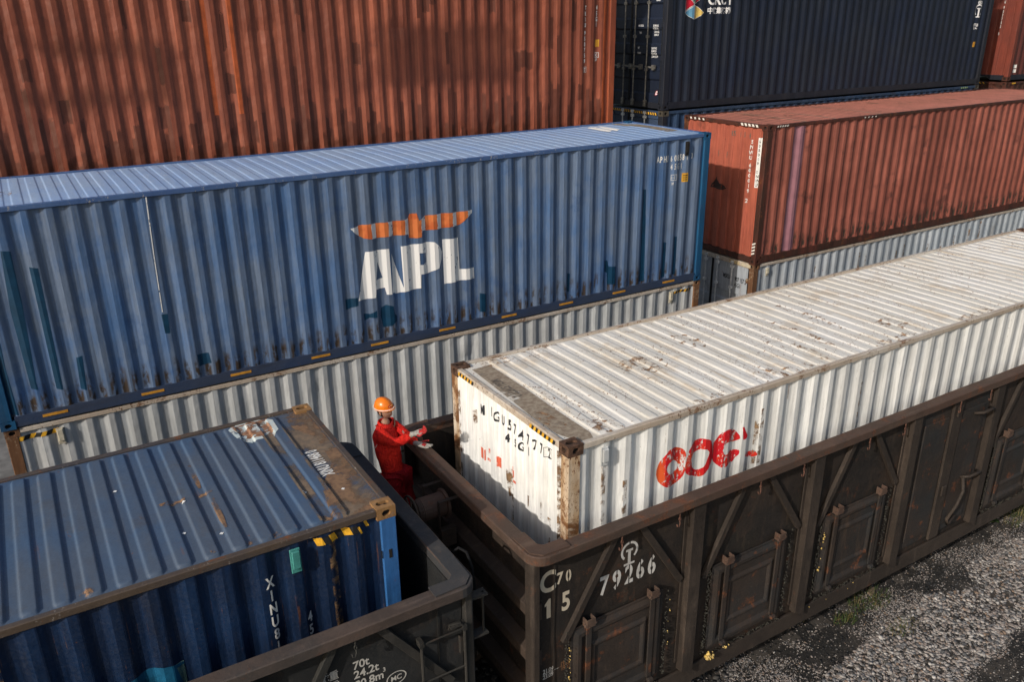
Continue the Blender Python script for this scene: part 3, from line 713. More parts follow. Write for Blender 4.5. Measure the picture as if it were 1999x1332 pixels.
# ------------------------------------------------------------------ 2 blue container in the left wagon
xo, yo, zo = -13.881, .252, .9026
X = container('dark blue container with raised ribs on its rusty roof, loaded in the black wagon', (xo, yo, zo),
    dict(side=m_xside, end=m_xside, roof=m_xroof, frame=m_xpost, post=m_xpost, rail=m_xrail, casting=m_xcast, vent=m_teal),
    rr=(12.192 - .455 - 0.2175 * 60 + 0.2175 * 5, 0.2175, 0.024), s_phase=.115, amp=.004, seed=11, vents=((11.27, .24),), group='containers loaded in the open wagons', ribw=.058, rsl=.020)
L_ = lambda x: x - xo
letters(X, X.S, center(vchars('XINU811468', L_(-2.842), 3.475 - zo, .133, .108, .66) + vchars('45G1', L_(-2.545), 2.985 - zo, .135, .105, .60)), m_tw)
rp = lambda P: [(x - xo, y - yo) for x, y in P]
roof_patch(X, ngon(rp([(-1.76, 2.60), (-2.10, 2.62), (-2.12, 1.5), (-2.14, .34), (-1.76, .34)])), m_xrust2, .0025)
roof_patch(X, ngon(rp([(-1.76, 2.62), (-2.0, 2.60), (-2.0, 2.2), (-1.86, 1.9), (-1.90, 1.3), (-2.14, .9), (-2.24, .34), (-1.76, .34)])), m_xrust, .004)
roof_patch(X, ngon(smooth_poly(rp([(-2.62, 2.63), (-2.13, 2.63), (-2.15, 2.11), (-2.55, 2.13)]), 1)), m_xwhite, .0025)
roof_patch(X, ngon(rp([(-2.57, 2.60), (-2.18, 2.60), (-2.20, 2.17), (-2.50, 2.19)])), blotch('rust_through_filler', (0.20, 0.09, 0.045), (0.36, 0.20, 0.12), .47, sc=9, soft=.08), .004)
roof_patch(X, rect(L_(-2.335), L_(-2.22), 0.12, 2.3), m_xrust2, .0026)
for x, y, a, b in ((-3.25, 1.35, .25, .035), (-3.1, 1.75, .022, .25), (-3.05, 1.0, .022, .3), (-2.27, .38, .05, .07), (-4.15, .40, .055, .05), (-2.5, .40, .05, .04), (-2.72, .40, .05, .04), (-3.2, .42, .04, .03), (-2.93, .40, .04, .03), (-3.65, 1.1, .03, .2)):
    roof_patch(X, ngon(smooth_poly(rp([(x - a, y - b), (x + a, y - b), (x + a, y + b), (x - a, y + b)]), 1)), m_rustpool if b < .09 else m_xrust, .0045)
mb = MB(); X.R.decal(mb, place(text_poly('XINU 811468 0', .125, .50), L_(-1.95), 1.08 - yo, PI / 2), 0, .005)
mb.build('roof_lettering', m_tw, X.root, fixn=False)
for x, y in ((-3.78, 1.86), (-3.28, 1.30), (-1.98, .78), (-3.1, .66), (-2.3, .9), (-3.37, .83)):
    roof_patch(X, ngon([(L_(x) - .018, y - yo), (L_(x), y - yo + .02), (L_(x) + .02, y - yo + .005), (L_(x) + .006, y - yo - .018)]), m_tape, .006)
side_patch(X, ngon([(L_(-4.04), 2.94 - zo), (L_(-3.86), 2.985 - zo), (L_(-3.60), 2.93 - zo), (L_(-3.60), 2.4 - zo), (L_(-4.04), 2.4 - zo)]), flat('cyan_touch_up', (0.012, 0.11, 0.21), .5, var=.4, sc=5))
side_patch(X, rect(L_(-3.66), L_(-3.60), 2.5 - zo, 2.94 - zo), flat('pale_green_touch_up', (0.25, 0.42, 0.36), .5, var=.2))
for u0 in (-2.32, -4.86): side_patch(X, rect(L_(u0), L_(u0) + .07, .3, 2.8), m_brownrun)
sf = flatsurf(lambda u, w, d: (u, -d + .003, w))
hz = MB()
for a, b, c in ((-2.44, -2.37, 3.672), (-2.31, -2.25, 3.675), (-2.19, -2.12, 3.68), (-2.05, -2.03, 3.66), (-1.99, -1.96, 3.70)):
    X.S.decal(hz, ([(L_(a) + .03, c - zo - .06), (L_(b) + .03, c - zo - .06), (L_(b), c - zo + .02), (L_(a), c - zo + .02)], [(0, 1, 2, 3)]), 0, .005)
for a, b, c in ((-2.37, -2.31, 3.67), (-2.25, -2.19, 3.675), (-2.12, -2.05, 3.68)):
    X.S.decal(hz, ([(L_(a) + .03, c - zo - .06), (L_(b) + .03, c - zo - .06), (L_(b), c - zo + .02), (L_(a), c - zo + .02)], [(0, 1, 2, 3)]), 1, .005)
hz.build('hazard_stripes', [m_hazy, m_blk], X.root, fixn=False)
pk = MB(); pk.box(12.192 - .165, 12.192 - .155, -.001, .004, 2.38, 2.46); pk.box(12.10, 12.13, -.002, .004, 2.36, 2.45); pk.build('post_slot', M_DARK, X.root)
finish(X)

# ------------------------------------------------------------------ 3 faded blue container with the eagle logo
ax, ay, az = -4.797, 5.934, 2.863
A = container('faded blue container with an orange striped eagle and big white letters, second tier', (ax, ay, az),
    dict(side=m_apl_side, end=m_apl_side, roof=m_apl_roof, frame=m_apl_post, post=m_apl_post, rail=m_apl_rail, brail=paint('dark_blue_bottom_rail', (0.028, 0.050, 0.11), (0.04, 0.055, 0.095), 'x', rust=.3, spots=.8, streak=.8, grime=(0.03, 0.028, 0.03), grimea=.8), casting=m_apl_post, vent=M_DARK),
    ribw=.062, rsl=.022, rr=(0.15 + .205, 0.2110, 0.0085), s_pitch=.278, s_phase=APHASE, amp=.006, seed=21, group='containers stacked behind the train', vents=((11.61, .26),))
q = lambda P: [(x - ax, z - az) for x, z in P]
G = dict(A=[(0.197,3.738),(0.374,4.492),(0.759,4.489),(0.762,3.742),(0.674,3.753),(0.653,3.869),(0.5,3.865),(0.485,3.736)], Ah=[(0.562,4.304),(0.63,4.034),(0.514,4.019)],
 N=[(0.797,4.403),(0.97,3.813),(0.993,3.744),(0.83,3.742),(0.775,3.769)],
 P=[(0.961,4.495),(1.328,4.492),(1.401,4.498),(1.547,4.48),(1.635,4.395),(1.678,4.303),(1.662,4.175),(1.609,4.036),(1.41,3.978),(1.281,3.985),(1.268,3.757),(0.993,3.744),(0.97,3.813)],
 Ph=[(1.274,4.339),(1.392,4.326),(1.393,4.175),(1.326,4.137),(1.275,4.145)],
 L=[(1.693,4.498),(1.978,4.489),(1.986,3.953),(2.253,3.94),(2.259,3.75),(1.988,3.76),(1.699,3.747)],
 E=[(0.162,4.885),(0.274,4.899),(0.317,4.916),(0.772,4.908),(1.05,4.904),(1.12,4.93),(1.15,4.985),(1.258,4.984),(1.294,4.858),(1.407,4.924),(1.698,4.924),(1.977,4.91),(2.252,4.913),(2.25,4.859),(2.143,4.796),(2.025,4.7),(1.93,4.688),(1.594,4.682),(1.339,4.692),(1.325,4.593),(1.225,4.587),(1.119,4.606),(1.105,4.666),(0.825,4.681),(0.482,4.68),(0.366,4.705),(0.24,4.795)])
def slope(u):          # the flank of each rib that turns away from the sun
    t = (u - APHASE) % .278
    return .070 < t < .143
mb = MB()
for k, h in (('A', ['Ah']), ('N', []), ('P', ['Ph']), ('L', [])):
    A.S.decal(mb, poly2d(q(G[k]), [q(G[x]) for x in h]), 0, .0035, lambda u, w: 1 if slope(u) else 0)
mb.build('white_lettering', [m_wht, m_wht_worn], A.root, fixn=False)
mb = MB()
A.S.decal(mb, poly2d(q(G['E'])), 0, .0035, lambda u, w: (1 if (u + ax < .6 or u + ax > 1.88 or 1.6 < u + ax < 1.7) else 2) if (slope(u) and not 1.12 < u + ax < 1.33) or u + ax < .27 or u + ax > 2.17 else 0)
mb.build('eagle_emblem', [m_orange, m_wht, m_wht_worn], A.root, fixn=False)
its = [('A', 6.127, 5.302, .115, .62), ('P', 6.20, 5.302, .11, .5), ('H', 6.262, 5.302, .115, .62), ('U', 6.335, 5.302, .115, .62), ('6', 6.46, 5.30, .10, .5), ('0', 6.528, 5.30, .115, .62), ('8', 6.60, 5.30, .115, .62), ('5', 6.68, 5.30, .115, .60), ('8', 6.745, 5.30, .11, .5), ('1', 6.815, 5.30, .115, .6), ('3', 6.965, 5.31, .10, .5),
       ('4', 6.47, 5.145, .10, .5), ('5', 6.535, 5.145, .11, .6), ('G', 6.61, 5.145, .11, .6), ('1', 6.72, 5.145, .10, .5), ('C', 6.535, 4.97, .05, .7), ('i', 6.50, 4.97, .05, .7), ('37', 6.50, 4.86, .045, .7)]
its = [(t, u - ax, w - az, h, k) for t, u, w, h, k in its]
letters(A, A.S, its + boxoutline(6.485 - ax, 6.61 - ax, 4.94 - az, 5.05 - az, .008), m_tw)
mb = MB()
A.S.decal(mb, rect(6.755 - ax, 6.893 - ax, 4.886 - az, 5.055 - az), 0, .0035)
for z in (5.0, 4.96, 4.92): A.S.decal(mb, rect(6.775 - ax, 6.87 - ax, z - az, z - az + .014), 1, .006)
mb.build('yellow_placard', [m_yel, m_blk], A.root, fixn=False)
for P in ([(-.006,3.8),(.188,3.799),(.185,3.663),(-.005,3.623)], [(.276,3.508),(.38,3.49),(.485,3.515),(.486,3.406),(.36,3.41),(.275,3.386)], [(.561,3.555),(.65,3.59),(.772,3.552),(.79,3.4),(.835,3.36),(.827,3.275),(.78,3.27),(.74,3.222),(.58,3.215),(.57,3.32),(.549,3.42)],
          [(-4.323,5.214),(-4.211,5.198),(-4.225,4.5),(-4.287,3.436),(-4.284,3.345),(-4.353,3.362),(-4.366,4.444)], [(-4.054,4.966),(-3.969,4.94),(-4.003,3.275),(-4.074,3.293)], [(-4.565,4.05),(-4.581,3.684),(-4.561,3.041),(-4.658,3.067),(-4.70,3.65),(-4.70,4.4)],
          [(-3.768,3.674),(-3.689,3.694),(-3.724,3.205),(-3.787,3.221)], [(-2.639,4.072),(-2.56,4.056),(-2.568,3.78),(-2.638,3.781)], [(-2.274,3.377),(-2.105,3.38),(-2.091,3.209),(-2.266,3.208)],
          [(5.823,4.851),(5.9,4.842),(5.93,4.2),(5.954,3.075),(5.821,3.08),(5.835,3.4)], [(6.375,3.774),(6.466,3.761),(6.464,3.061),(6.382,3.057)], [(6.65,3.841),(6.742,3.828),(6.748,3.087),(6.665,3.082)],
          [(4.985,3.638),(5.06,3.626),(5.094,3.5),(5.254,3.474),(5.234,3.146),(5.065,3.157),(5.057,3.385),(4.981,3.415)], [(4.144,3.527),(4.222,3.513),(4.209,3.17),(4.141,3.182)], [(2.353,3.47),(2.475,3.448),(2.456,3.128),(2.343,3.134)]):
    P = [(x + random.uniform(-.006, .006), z + random.uniform(-.01, .01)) for x, z in P]
    side_patch(A, ngon(q(P)), m_apl_patch)
side_patch(A, ngon(q([(-2.585, 5.70), (-2.57, 5.70), (-2.60, 4.9), (-2.618, 4.1), (-2.63, 4.1), (-2.612, 4.9)])), m_wht_worn, .004)
for k, x in enumerate((-4.30, -3.08, -1.86, -.64, .337, 1.551, 2.76, 3.97, 5.18, 6.40)):
    m_ = MB(); w_ = .30; sf.decal(m_, rect(x - ax, x - ax + w_, .085, .120), 0, .0); m_.box(x - ax, x - ax + w_, .0045, .0075, .085, .122)
    m_.build('reflective_strip', m_amber, A.root)
roof_patch(A, ngon([(x - ax, y - ay) for x, y in ((5.95, 7.25), (6.12, 7.30), (6.25, 8.05), (6.02, 8.0))]), m_tape, .006)
roof_patch(A, ngon([(x - ax, y - ay) for x, y in ((6.18, 7.28), (6.35, 7.35), (6.42, 8.0), (6.28, 8.05))]), m_tape, .006)
roof_patch(A, ngon([(x - ax, y - ay) for x, y in ((6.9, 6.6), (7.25, 6.7), (7.25, 7.9), (7.0, 8.2), (6.8, 8.28), (6.95, 7.4))]), m_bare, .003)
for x, y in ((-4.35, 6.6), (-4.15, 6.9), (-4.6, 6.4)): roof_patch(A, ngon(smooth_poly([(x - ax - .1, y - ay - .25), (x - ax + .08, y - ay - .2), (x - ax + .1, y - ay + .3), (x - ax - .08, y - ay + .2)], 1)), m_rustpool, .004)
finish(A)

# ------------------------------------------------------------------ 4 white one underneath
Wc = container('dirty white container with a rusty left corner post under the faded blue one', (ax + .02, 5.955, -0.035),
    dict(side=m_old_white, end=m_old_white, roof=m_old_white, frame=m_post_brown, post=m_post_brown, rail=m_rail_rust, casting=m_post_brown, vent=m_cream),
    s_phase=.13, amp=.007, seed=31, roof_vis=False, group='containers stacked behind the train', vents=((.63, .24), (11.43, .24)),
    dents=lambda u, w: (-0.03 * math.exp(-((u - 6.9) / .12) ** 2 - ((w - 2.45) / .12) ** 2) - .02 * math.exp(-((u - 4.2) / .1) ** 2 - ((w - 2.4) / .15) ** 2)))
hazard(Wc, .13, .66, 2.70, 2.765, Wc.S, .035, 4, m_hazy, m_blk, fr=.45)
hazard(Wc, 11.50, 11.96, 2.70, 2.755, Wc.S, .03, 5, m_hazy, m_blk, fr=.45)
letters(Wc, Wc.S, center(vchars('FCIU 862', 11.35, 2.46, .125, .095, .6) + vchars('45G1', 11.62, 2.49, .125, .095, .6)), m_tb)
finish(Wc)

# ------------------------------------------------------------------ 5 big red container behind
tx, ty, tz = -4.862, 8.85, 5.46
def tdent(u, w):
    d = 0
    r = mnoise.noise((u * 3.1, w * 2.2, 5.0)); d += max(0, r - .25) * -.06 * max(0, min(1, (1.6 - w)))
    r2 = mnoise.noise((u * 2.0 + 9, w * 3.0, 2.0)); d -= max(0, r2 - .35) * .05
    return d
T = container('brick red container patched with darker paint in the top tier behind', (tx, ty, tz),
    dict(side=m_triu, end=m_triu, roof=m_triu_frame, frame=m_triu_frame, post=m_triu_frame, rail=m_triu_frame, casting=m_triu_frame, vent=m_triu),
    amp=.012, seed=41, roof_vis=False, dents=tdent, group='containers stacked behind the train', vents=())
t_ = lambda x: x - tx
letters(T, T.S, center(vchars('TRIU 950759', t_(6.565), 8.027 - tz, .1085, .082, .55, .4) + [('7', t_(6.575), 6.755 - tz, .075, .55)] + vchars('45G1', t_(6.845), 8.035 - tz, .108, .088, .58) + [('C', t_(6.875), 7.045 - tz, .06, .8), ('37', t_(6.86), 6.955 - tz, .05, .7), ('i', t_(6.845), 7.045 - tz, .06, .8)]) + boxoutline(t_(6.535), t_(6.615), 6.74 - tz, 6.85 - tz, .005) + boxoutline(t_(6.82), t_(6.925), 7.02 - tz, 7.125 - tz, .008), m_tw)
mb = MB(); T.S.decal(mb, rect(t_(6.83), t_(6.93), 7.235 - tz, 7.375 - tz), 0, .0035); mb.build('yellow_placard', m_yel, T.root, fixn=False)
m_orange_rib = flat('orange_red_repaint', (0.40, 0.085, 0.025), .5, var=.2, sc=6)
for x in (-.95, -.55): side_patch(T, rect(t_(x), t_(x) + .075, .9, 2.8), m_orange_rib)
side_patch(T, rect(t_(7.02), t_(7.10), .2, 2.8), m_orange_rib)
finish(T)

# ------------------------------------------------------------------ 6 red container on the right, second tier
sx_, sy_, sz_ = 9.048, 6.05, 2.863
S_ = container('faded red container with two pinkish replacement ribs near its corner, second tier at the right', (sx_, sy_, sz_),
    dict(side=m_snwu, end=m_snwu_end, roof=m_snwu_roof, frame=m_snwu_frame, post=m_snwu_frame, rail=m_snwu_frame, casting=m_snwu_frame),
    amp=.008, seed=51, group='containers stacked behind the train', vents=(), rr=(.35, .217, .014))
side_patch(S_, rect(.80, 1.16, .175, 2.81), m_pink)
Us = lambda y: CW - (y - sy_)
letters(S_, S_.E, center(vchars('SNWU 600019', Us(6.475), 5.43 - sz_, .107, .080, .6, .45) + [('2', Us(6.485), 4.13 - sz_, .085, .6)]), m_tw)
mb = MB(); S_.E.decal(mb, rect(Us(6.285), Us(6.195), 4.48 - sz_, 5.49 - sz_), 0, .0035)
for i, ch in enumerate('600019 SNWU'): 
    if ch != ' ': S_.E.decal(mb, place(text_poly(ch, .06, .6), Us(6.262), 5.39 - sz_ - i * .088), 1, .006)
mb.build('white_number_strip', [m_tape, m_faint], S_.root, fixn=False)
letters(S_, S_.E, center([('85', Us(7.0), 5.46 - sz_, .10, .6), ('1', Us(6.78), 5.46 - sz_, .10, .6), ('5', Us(6.70), 5.46 - sz_, .10, .6), ('8', Us(6.52), 5.46 - sz_, .10, .6), ('F', Us(7.4), 4.98 - sz_, .13, .5), ('F', Us(7.15), 4.98 - sz_, .13, .5)]), m_faint, name='faint_lettering')
end_patch(S_, ngon([(Us(7.55), 4.30 - sz_), (Us(7.4), 4.55 - sz_), (Us(7.28), 4.42 - sz_), (Us(7.05), 4.34 - sz_), (Us(7.2), 4.28 - sz_)]), blotch('black_scuff', (0.03, 0.02, 0.018), (0.06, 0.03, 0.025), .40, sc=8))
hf2 = flatsurf(lambda u, w, d: (-d + .003, CW - u, w))
a = MB()
for k in range(5): hf2.decal(a, ([(1.72 + .1 * k, 2.83), (1.78 + .1 * k, 2.83), (1.75 + .1 * k, 2.88), (1.69 + .1 * k, 2.88)], [(0, 1, 2, 3)]), 0, .004)
for k in range(4): hf2.decal(a, ([(.2 + .13 * k, 2.835), (.25 + .13 * k, 2.835), (.23 + .13 * k, 2.875), (.18 + .13 * k, 2.875)], [(0, 1, 2, 3)]), 0, .004)
for k in range(4): hf2.decal(a, ([(2.31, .20 + .07 * k), (2.40, .24 + .07 * k), (2.40, .275 + .07 * k), (2.31, .235 + .07 * k)], [(0, 1, 2, 3)]), 0, .003)
hs2 = flatsurf(lambda u, w, d: (u, -d + .003, w))
for k in range(5): hs2.decal(a, ([(.25 + .07 * k, 2.835), (.29 + .07 * k, 2.835), (.31 + .07 * k, 2.87), (.27 + .07 * k, 2.87)], [(0, 1, 2, 3)]), 0, .004)
for k in range(4): hs2.decal(a, ([(2.95 + .12 * k, 2.84), (2.99 + .12 * k, 2.84), (3.01 + .12 * k, 2.865), (2.97 + .12 * k, 2.865)], [(0, 1, 2, 3)]), 0, .004)
a.build('reflective_stripes', m_hazw, S_.root, fixn=False)
for x in (1.2, 2.1, 3.6): roof_patch(S_, rect(x, x + .14, .1, 2.3), m_bare, .004)
finish(S_)

# ------------------------------------------------------------------ 7 grey-white one below it, door end
K = container('grey-white container with rusty doors below the faded red one', (9.06, 6.07, -0.035),
    dict(side=m_grey_white, end=m_grey_white, roof=m_grey_white, frame=m_post_brown, post=m_post_brown, rail=m_rail_rust, casting=m_post_brown, door=paint('grey_door', (0.42, 0.45, 0.48), (0.35, 0.38, 0.42), 'z', rust=.5, spots=1, streak=.4, rustc=W_RUST, dark=((0.15, 0.30, 0.36), .60, .8)), rod=m_rod_white, vent=m_cream),
    left='doors', dflat=2.12, amp=.006, seed=61, roof_vis=False, group='containers stacked behind the train', vents=((.42, .18),))
Uk = lambda y: CW - (y - 6.07)
D1 = K.doors[1]
letters(K, D1, [('MSKU', Uk(6.955), 2.385 + .035, .10, .60), ('907 157 2', Uk(6.60), 2.375 + .035, .10, .60), ('45G1', Uk(6.60), 2.245 + .035, .10, .58)], m_tb, parent=D1.ob)
for y, w in ((6.63, .3), (6.30, .26)):
    m_ = MB(); m_.box(-.004, .003, y - 6.07 - w / 2, y - 6.07 + w / 2, 2.80, 2.87); m_.build('yellow_label', paint('worn_label', (.55, .42, .2), (.5, .45, .35), rust=.9, spots=1, rustc=W_RUST), K.root)
for x in (2.0, 3.5, 3.75, 4.9, 5.2, 6.2, 6.75, 7.3, 7.9, 8.4): side_patch(K, rect(x, x + .05, 1.9 + random.random() * .3, 2.75 - random.random() * .3), m_brownrun)
finish(K)

# ------------------------------------------------------------------ 8 navy container, top tier, with doors
nx, ny, nz = 8.71, 8.85, 5.84
N = container('dark navy container with a coloured emblem on its side and rodded doors, top tier', (nx, ny, nz),
    dict(side=m_navy, end=m_navy, roof=m_navy, frame=m_navy_frame, post=m_navy_frame, rail=m_navy_frame, casting=m_navy_frame, door=m_navy2 if False else m_navy, rod=m_rod),
    left='doors', amp=.004, seed=71, roof_vis=False, group='containers stacked behind the train', vents=())
n_ = lambda P: [(x - nx, z - nz) for x, z in P]
e_mats = [m_tape, flat('emblem_red', (0.50, 0.01, 0.03), .5, var=.1), flat('emblem_blue', (0.12, 0.30, 0.45), .5, var=.1), flat('emblem_yellow', (0.70, 0.50, 0.14), .5, var=.1), flat('emblem_green', (0.04, 0.13, 0.07), .5, var=.1)]
mb = MB()
c = (9.505, 8.035)
TRI = [([(9.235, 8.33), (9.23, 7.885), (9.49, 8.04)], 1), ([(9.50, 8.035), (9.228, 7.875), (9.35, 7.80), (9.498, 7.735)], 2), ([(9.512, 8.03), (9.63, 7.99), (9.70, 7.93), (9.775, 7.875), (9.70, 7.81), (9.60, 7.76), (9.512, 7.735)], 3),
       ([(9.245, 8.34), (9.497, 8.05), (9.497, 8.37)], 4), ([(9.515, 8.05), (9.515, 8.34), (9.77, 8.2)], 1)]
for P, k in TRI:
    P = n_(P); cx = sum(p[0] for p in P) / len(P); cz = sum(p[1] for p in P) / len(P)
    N.S.decal(mb, ngon(P), 0, .0035); N.S.decal(mb, ngon([(cx + (x - cx) * .90, cz + (z - cz) * .90) for x, z in P]), k, .0065)
mb.build('emblem', e_mats, N.root, fixn=False)
letters(N, N.S, [('中铁集装箱', 9.90 - nx, 7.862 - nz, .105, .95), ('CRCT', 9.90 - nx, 8.04 - nz, .22, .92), ('45G1', 20.18 - nx, 8.03 - nz, .09, .6), ('超高', 20.16 - nx, 7.44 - nz, .07, .9), ('2.9m', 20.18 - nx, 7.37 - nz, .05, .9)], m_wht, name='white_lettering')
mb = MB(); N.S.decal(mb, place(ring(0, 0, .12, .155, -60, 240, 24), 20.25 - nx, 7.87 - nz), 0, .004); N.S.decal(mb, place(rect(-.02, .02, -.16, .05), 20.25 - nx, 7.87 - nz), 0, .004); N.S.decal(mb, place(rect(-.08, .08, -.19, -.16), 20.25 - nx, 7.87 - nz), 0, .004); N.S.decal(mb, place(rect(-.06, .06, .03, .06), 20.25 - nx, 7.87 - nz), 0, .004)
mb.build('railway_emblem', m_wht, N.root, fixn=False)
mb = MB(); N.S.decal(mb, rect(20.25 - nx, 20.37 - nx, 6.89 - nz, 7.03 - nz), 0, .0035); mb.build('yellow_placard', m_yel, N.root, fixn=False)
Un = lambda y: CW - (y - ny)
ND = N.doors[1]
it = []
for t, y, z in (('MAX GROSS', 9.82, 7.60), ('30,480 KG', 9.32, 7.60), ('67,200 LB', 9.32, 7.54), ('TARE', 9.82, 7.45), ('3,810 KG', 9.31, 7.47), ('8,400 LB', 9.31, 7.41), ('NET', 9.81, 7.13), ('26,670 KG', 9.34, 7.13), ('58,800 LB', 9.34, 7.07), ('CU.CAP.', 9.82, 7.02), ('76.4 CU.M', 9.34, 7.01), ('2,700 CU.FT', 9.36, 6.95), ('45G1', 9.26, 8.12)):
    it.append((t, Un(y), z - nz, .042 if t != '45G1' else .07, .55 if 'GROSS' in t or t in ('TARE', 'NET', 'CU.CAP.') else .72))
mb = MB()
letters(N, ND, it, m_wht, parent=ND.ob)
mb = MB(); ND.decal(mb, place(ring(0, 0, 0.0, .05, 0, 360, 20), Un(9.12), 6.20 - nz), 0, .004); ND.decal(mb, place(ring(0, 0, .04, .05, 0, 360, 20), Un(9.12), 6.20 - nz), 1, .006); ND.decal(mb, place(rect(-.025, .025, -.008, .008), Un(9.12), 6.20 - nz), 1, .007)
mb.build('round_sticker', [m_tape, e_mats[1]], ND.ob, fixn=False)
finish(N)

# ------------------------------------------------------------------ 9 navy container under it
N2 = container('navy container with a yellow and black striped door header, below the one with the emblem', (8.73, 8.85, 2.925),
    dict(side=m_navy2, end=m_navy2, roof=m_navy2, frame=m_navy_frame, post=m_navy_frame, rail=m_navy2, casting=paint('worn_casting', (.10, .085, .06), (.05, .045, .04), rust=.5, spots=1), door=m_navy2, rod=m_rod_white),
    left='doors', amp=.004, seed=81, roof_vis=False, group='containers stacked behind the train', vents=())
hazard(N2, .17, CW - .17, 2.896 - .105, 2.896 - .05, hf2, -.03, 26, m_hazy, m_blk)
hs3 = MB()
for k in range(4): hs2.decal(hs3, ([(11.3 + .09 * k, 2.83), (11.34 + .09 * k, 2.83), (11.36 + .09 * k, 2.87), (11.32 + .09 * k, 2.87)], [(0, 1, 2, 3)]), 0, .004)
hs3.build('reflective_stripes', flat('green_white_stripe', (.45, .6, .25), .5), N2.root, fixn=False)
finish(N2)

# ------------------------------------------------------------------ 10, 11 far right pair
R_ = container('maroon container at the far right edge, top tier beyond the navy one', (22.35, 8.85, 5.86),
    dict(side=m_redR, end=m_redR_end, roof=m_redR, frame=m_redR, post=m_redR_end, rail=m_navy_frame, casting=m_snwu_frame),
    amp=.006, seed=91, roof_vis=False, tunnel=True, group='containers stacked behind the train', vents=())
Ur = lambda y: CW - (y - 8.85)
letters(R_, R_.E, center(vchars('TEMU 907753', Ur(9.37), 8.46 - 5.86, .107, .078, .55, .45) + [('8', Ur(9.385), 7.17 - 5.86, .08, .6)]), m_tw)
mb = MB(); R_.S.decal(mb, rect(.24, .42, .36, .46), 0, .004); R_.S.decal(mb, rect(.24, .42, .23, .33), 0, .004); mb.build('white_label', m_tw, R_.root, fixn=False)
finish(R_)
R2 = container('blackish container with yellow striped header under the maroon one at the far right', (22.36, 8.85, 2.93),
    dict(side=m_snwu_frame, end=m_snwu_frame, roof=m_snwu_frame, frame=m_snwu_frame, post=m_snwu_frame, rail=m_snwu_frame, casting=m_snwu_frame),
    amp=.004, seed=95, roof_vis=False, group='containers stacked behind the train', vents=(), low=True)
hazard(R2, CW - 1.05, CW - .6, 2.82, 2.87, hf2, -.04, 4, m_hazy, m_blk, fr=.4)
a = MB(); hs2.decal(a, rect(.3, .5, 2.83, 2.87), 0, .004); a.build('yellow_mark', m_hazy, R2.root, fixn=False)
finish(R2)
def tone_(c, k): return tuple(x * k for x in c)
# ------------------------------------------------------------------ open coal wagons
def wagon_paint(name, c1, c2, rust=.4, dust=(0.075, 0.052, 0.035), axis='z', rough=.72, blooms=.5):
    SEED[0] += 1.37; o = SEED[0]
    m = Mat(name)
    st = (1, 1, .1) if axis == 'z' else (.1, 1, 1)
    n1 = m.noise(1.3, off=o, detail=7, rough=.65); n2 = m.noise(8, st, off=o + 1, detail=5); n3 = m.noise(30, off=o + 2, detail=6, rough=.7)
    c = m.mix((n1.sst(.35, .65) + n2.sst(.45, .75) * .5)._m('MINIMUM', 1.0), c1, c2)
    c = m.mix(m.noise(.9, (1, 1, 1.6), off=o + 9, detail=4).sst(.42, .62) * .55, c, tone_(c1, .55)); c = m.mix((n2.sst(.5, .7) * m.noise(2.3, off=o + 8).sst(.4, .65) + n3.sst(.5, .75) * .5)._m('MINIMUM', 1.0) * .75, c, dust)
    c = m.mix(m.noise(4, off=o + 4, detail=8, rough=.72).sst(.66 - .1 * blooms, .74 - .1 * blooms) * rust, c, m.mix(n3.sst(.4, .6), (0.19, 0.065, 0.025), (0.09, 0.035, 0.018)))
    c = m.mix(m.noise(55, off=o + 5, detail=4).sst(.66, .72) * .5, c, (0.16, 0.13, 0.10))
    return m.out(c, n3.sst(.3, .7, rough - .12, rough + .15), 0, n3 * .004 + m.noise(3, off=o + 6, detail=2) * .012, 1.0, .35)
WA = dict(body=wagon_paint('brown_black_wagon_side', (0.019, 0.016, 0.0145), (0.038, 0.026, 0.019), .45, dust=(.058, .040, .029), blooms=.8),
          post=wagon_paint('dusty_brown_stanchion', (0.044, 0.033, 0.026), (0.028, 0.021, 0.017), .35, dust=(0.080, 0.060, 0.047)),
          rim=wagon_paint('rusty_brown_rim', (0.100, 0.058, 0.042), (0.065, 0.044, 0.034), .6, dust=(0.14, 0.095, 0.07), axis='x', blooms=1.1),
          door=wagon_paint('rusty_wagon_door', (0.040, 0.029, 0.023), (0.023, 0.024, 0.025), .75, dust=(0.07, 0.045, 0.03), blooms=.9),
          inner=wagon_paint('wagon_inside', (0.028, 0.022, 0.018), (0.016, 0.014, 0.012), .3),
          beam=wagon_paint('dusty_end_beam', (0.075, 0.050, 0.036), (0.045, 0.033, 0.026), .4, dust=(0.12, 0.085, 0.06), axis='x'))
WB = dict(body=wagon_paint('black_wagon_side', (0.018, 0.020, 0.022), (0.026, 0.026, 0.026), .10, dust=(0.045, 0.042, 0.038)),
          post=wagon_paint('black_stanchion', (0.030, 0.030, 0.028), (0.036, 0.033, 0.029), .15, dust=(0.06, 0.055, 0.05)),
          rim=wagon_paint('grey_brown_rim', (0.090, 0.064, 0.053), (0.056, 0.048, 0.045), .45, dust=(0.13, 0.095, 0.08), axis='x'),
          door=wagon_paint('black_wagon_door', (0.024, 0.024, 0.024), (0.035, 0.031, 0.028), .3),
          inner=wagon_paint('black_wagon_inside', (0.012, 0.013, 0.015), (0.02, 0.018, 0.017), .2),
          beam=wagon_paint('black_end_beam', (0.028, 0.028, 0.028), (0.040, 0.036, 0.032), .2, axis='x'),
          rimend=wagon_paint('black_end_rim', (0.038, 0.042, 0.048), (0.050, 0.046, 0.046), .35, dust=(0.09, 0.08, 0.075)))
WA['rimend'] = WA['rim']
m_wheel = flat('dark_wheel_steel', (0.04, 0.034, 0.03), .6, .3)
m_hook = flat('rusty_hook_iron', (0.10, 0.045, 0.03), .7, var=.4)
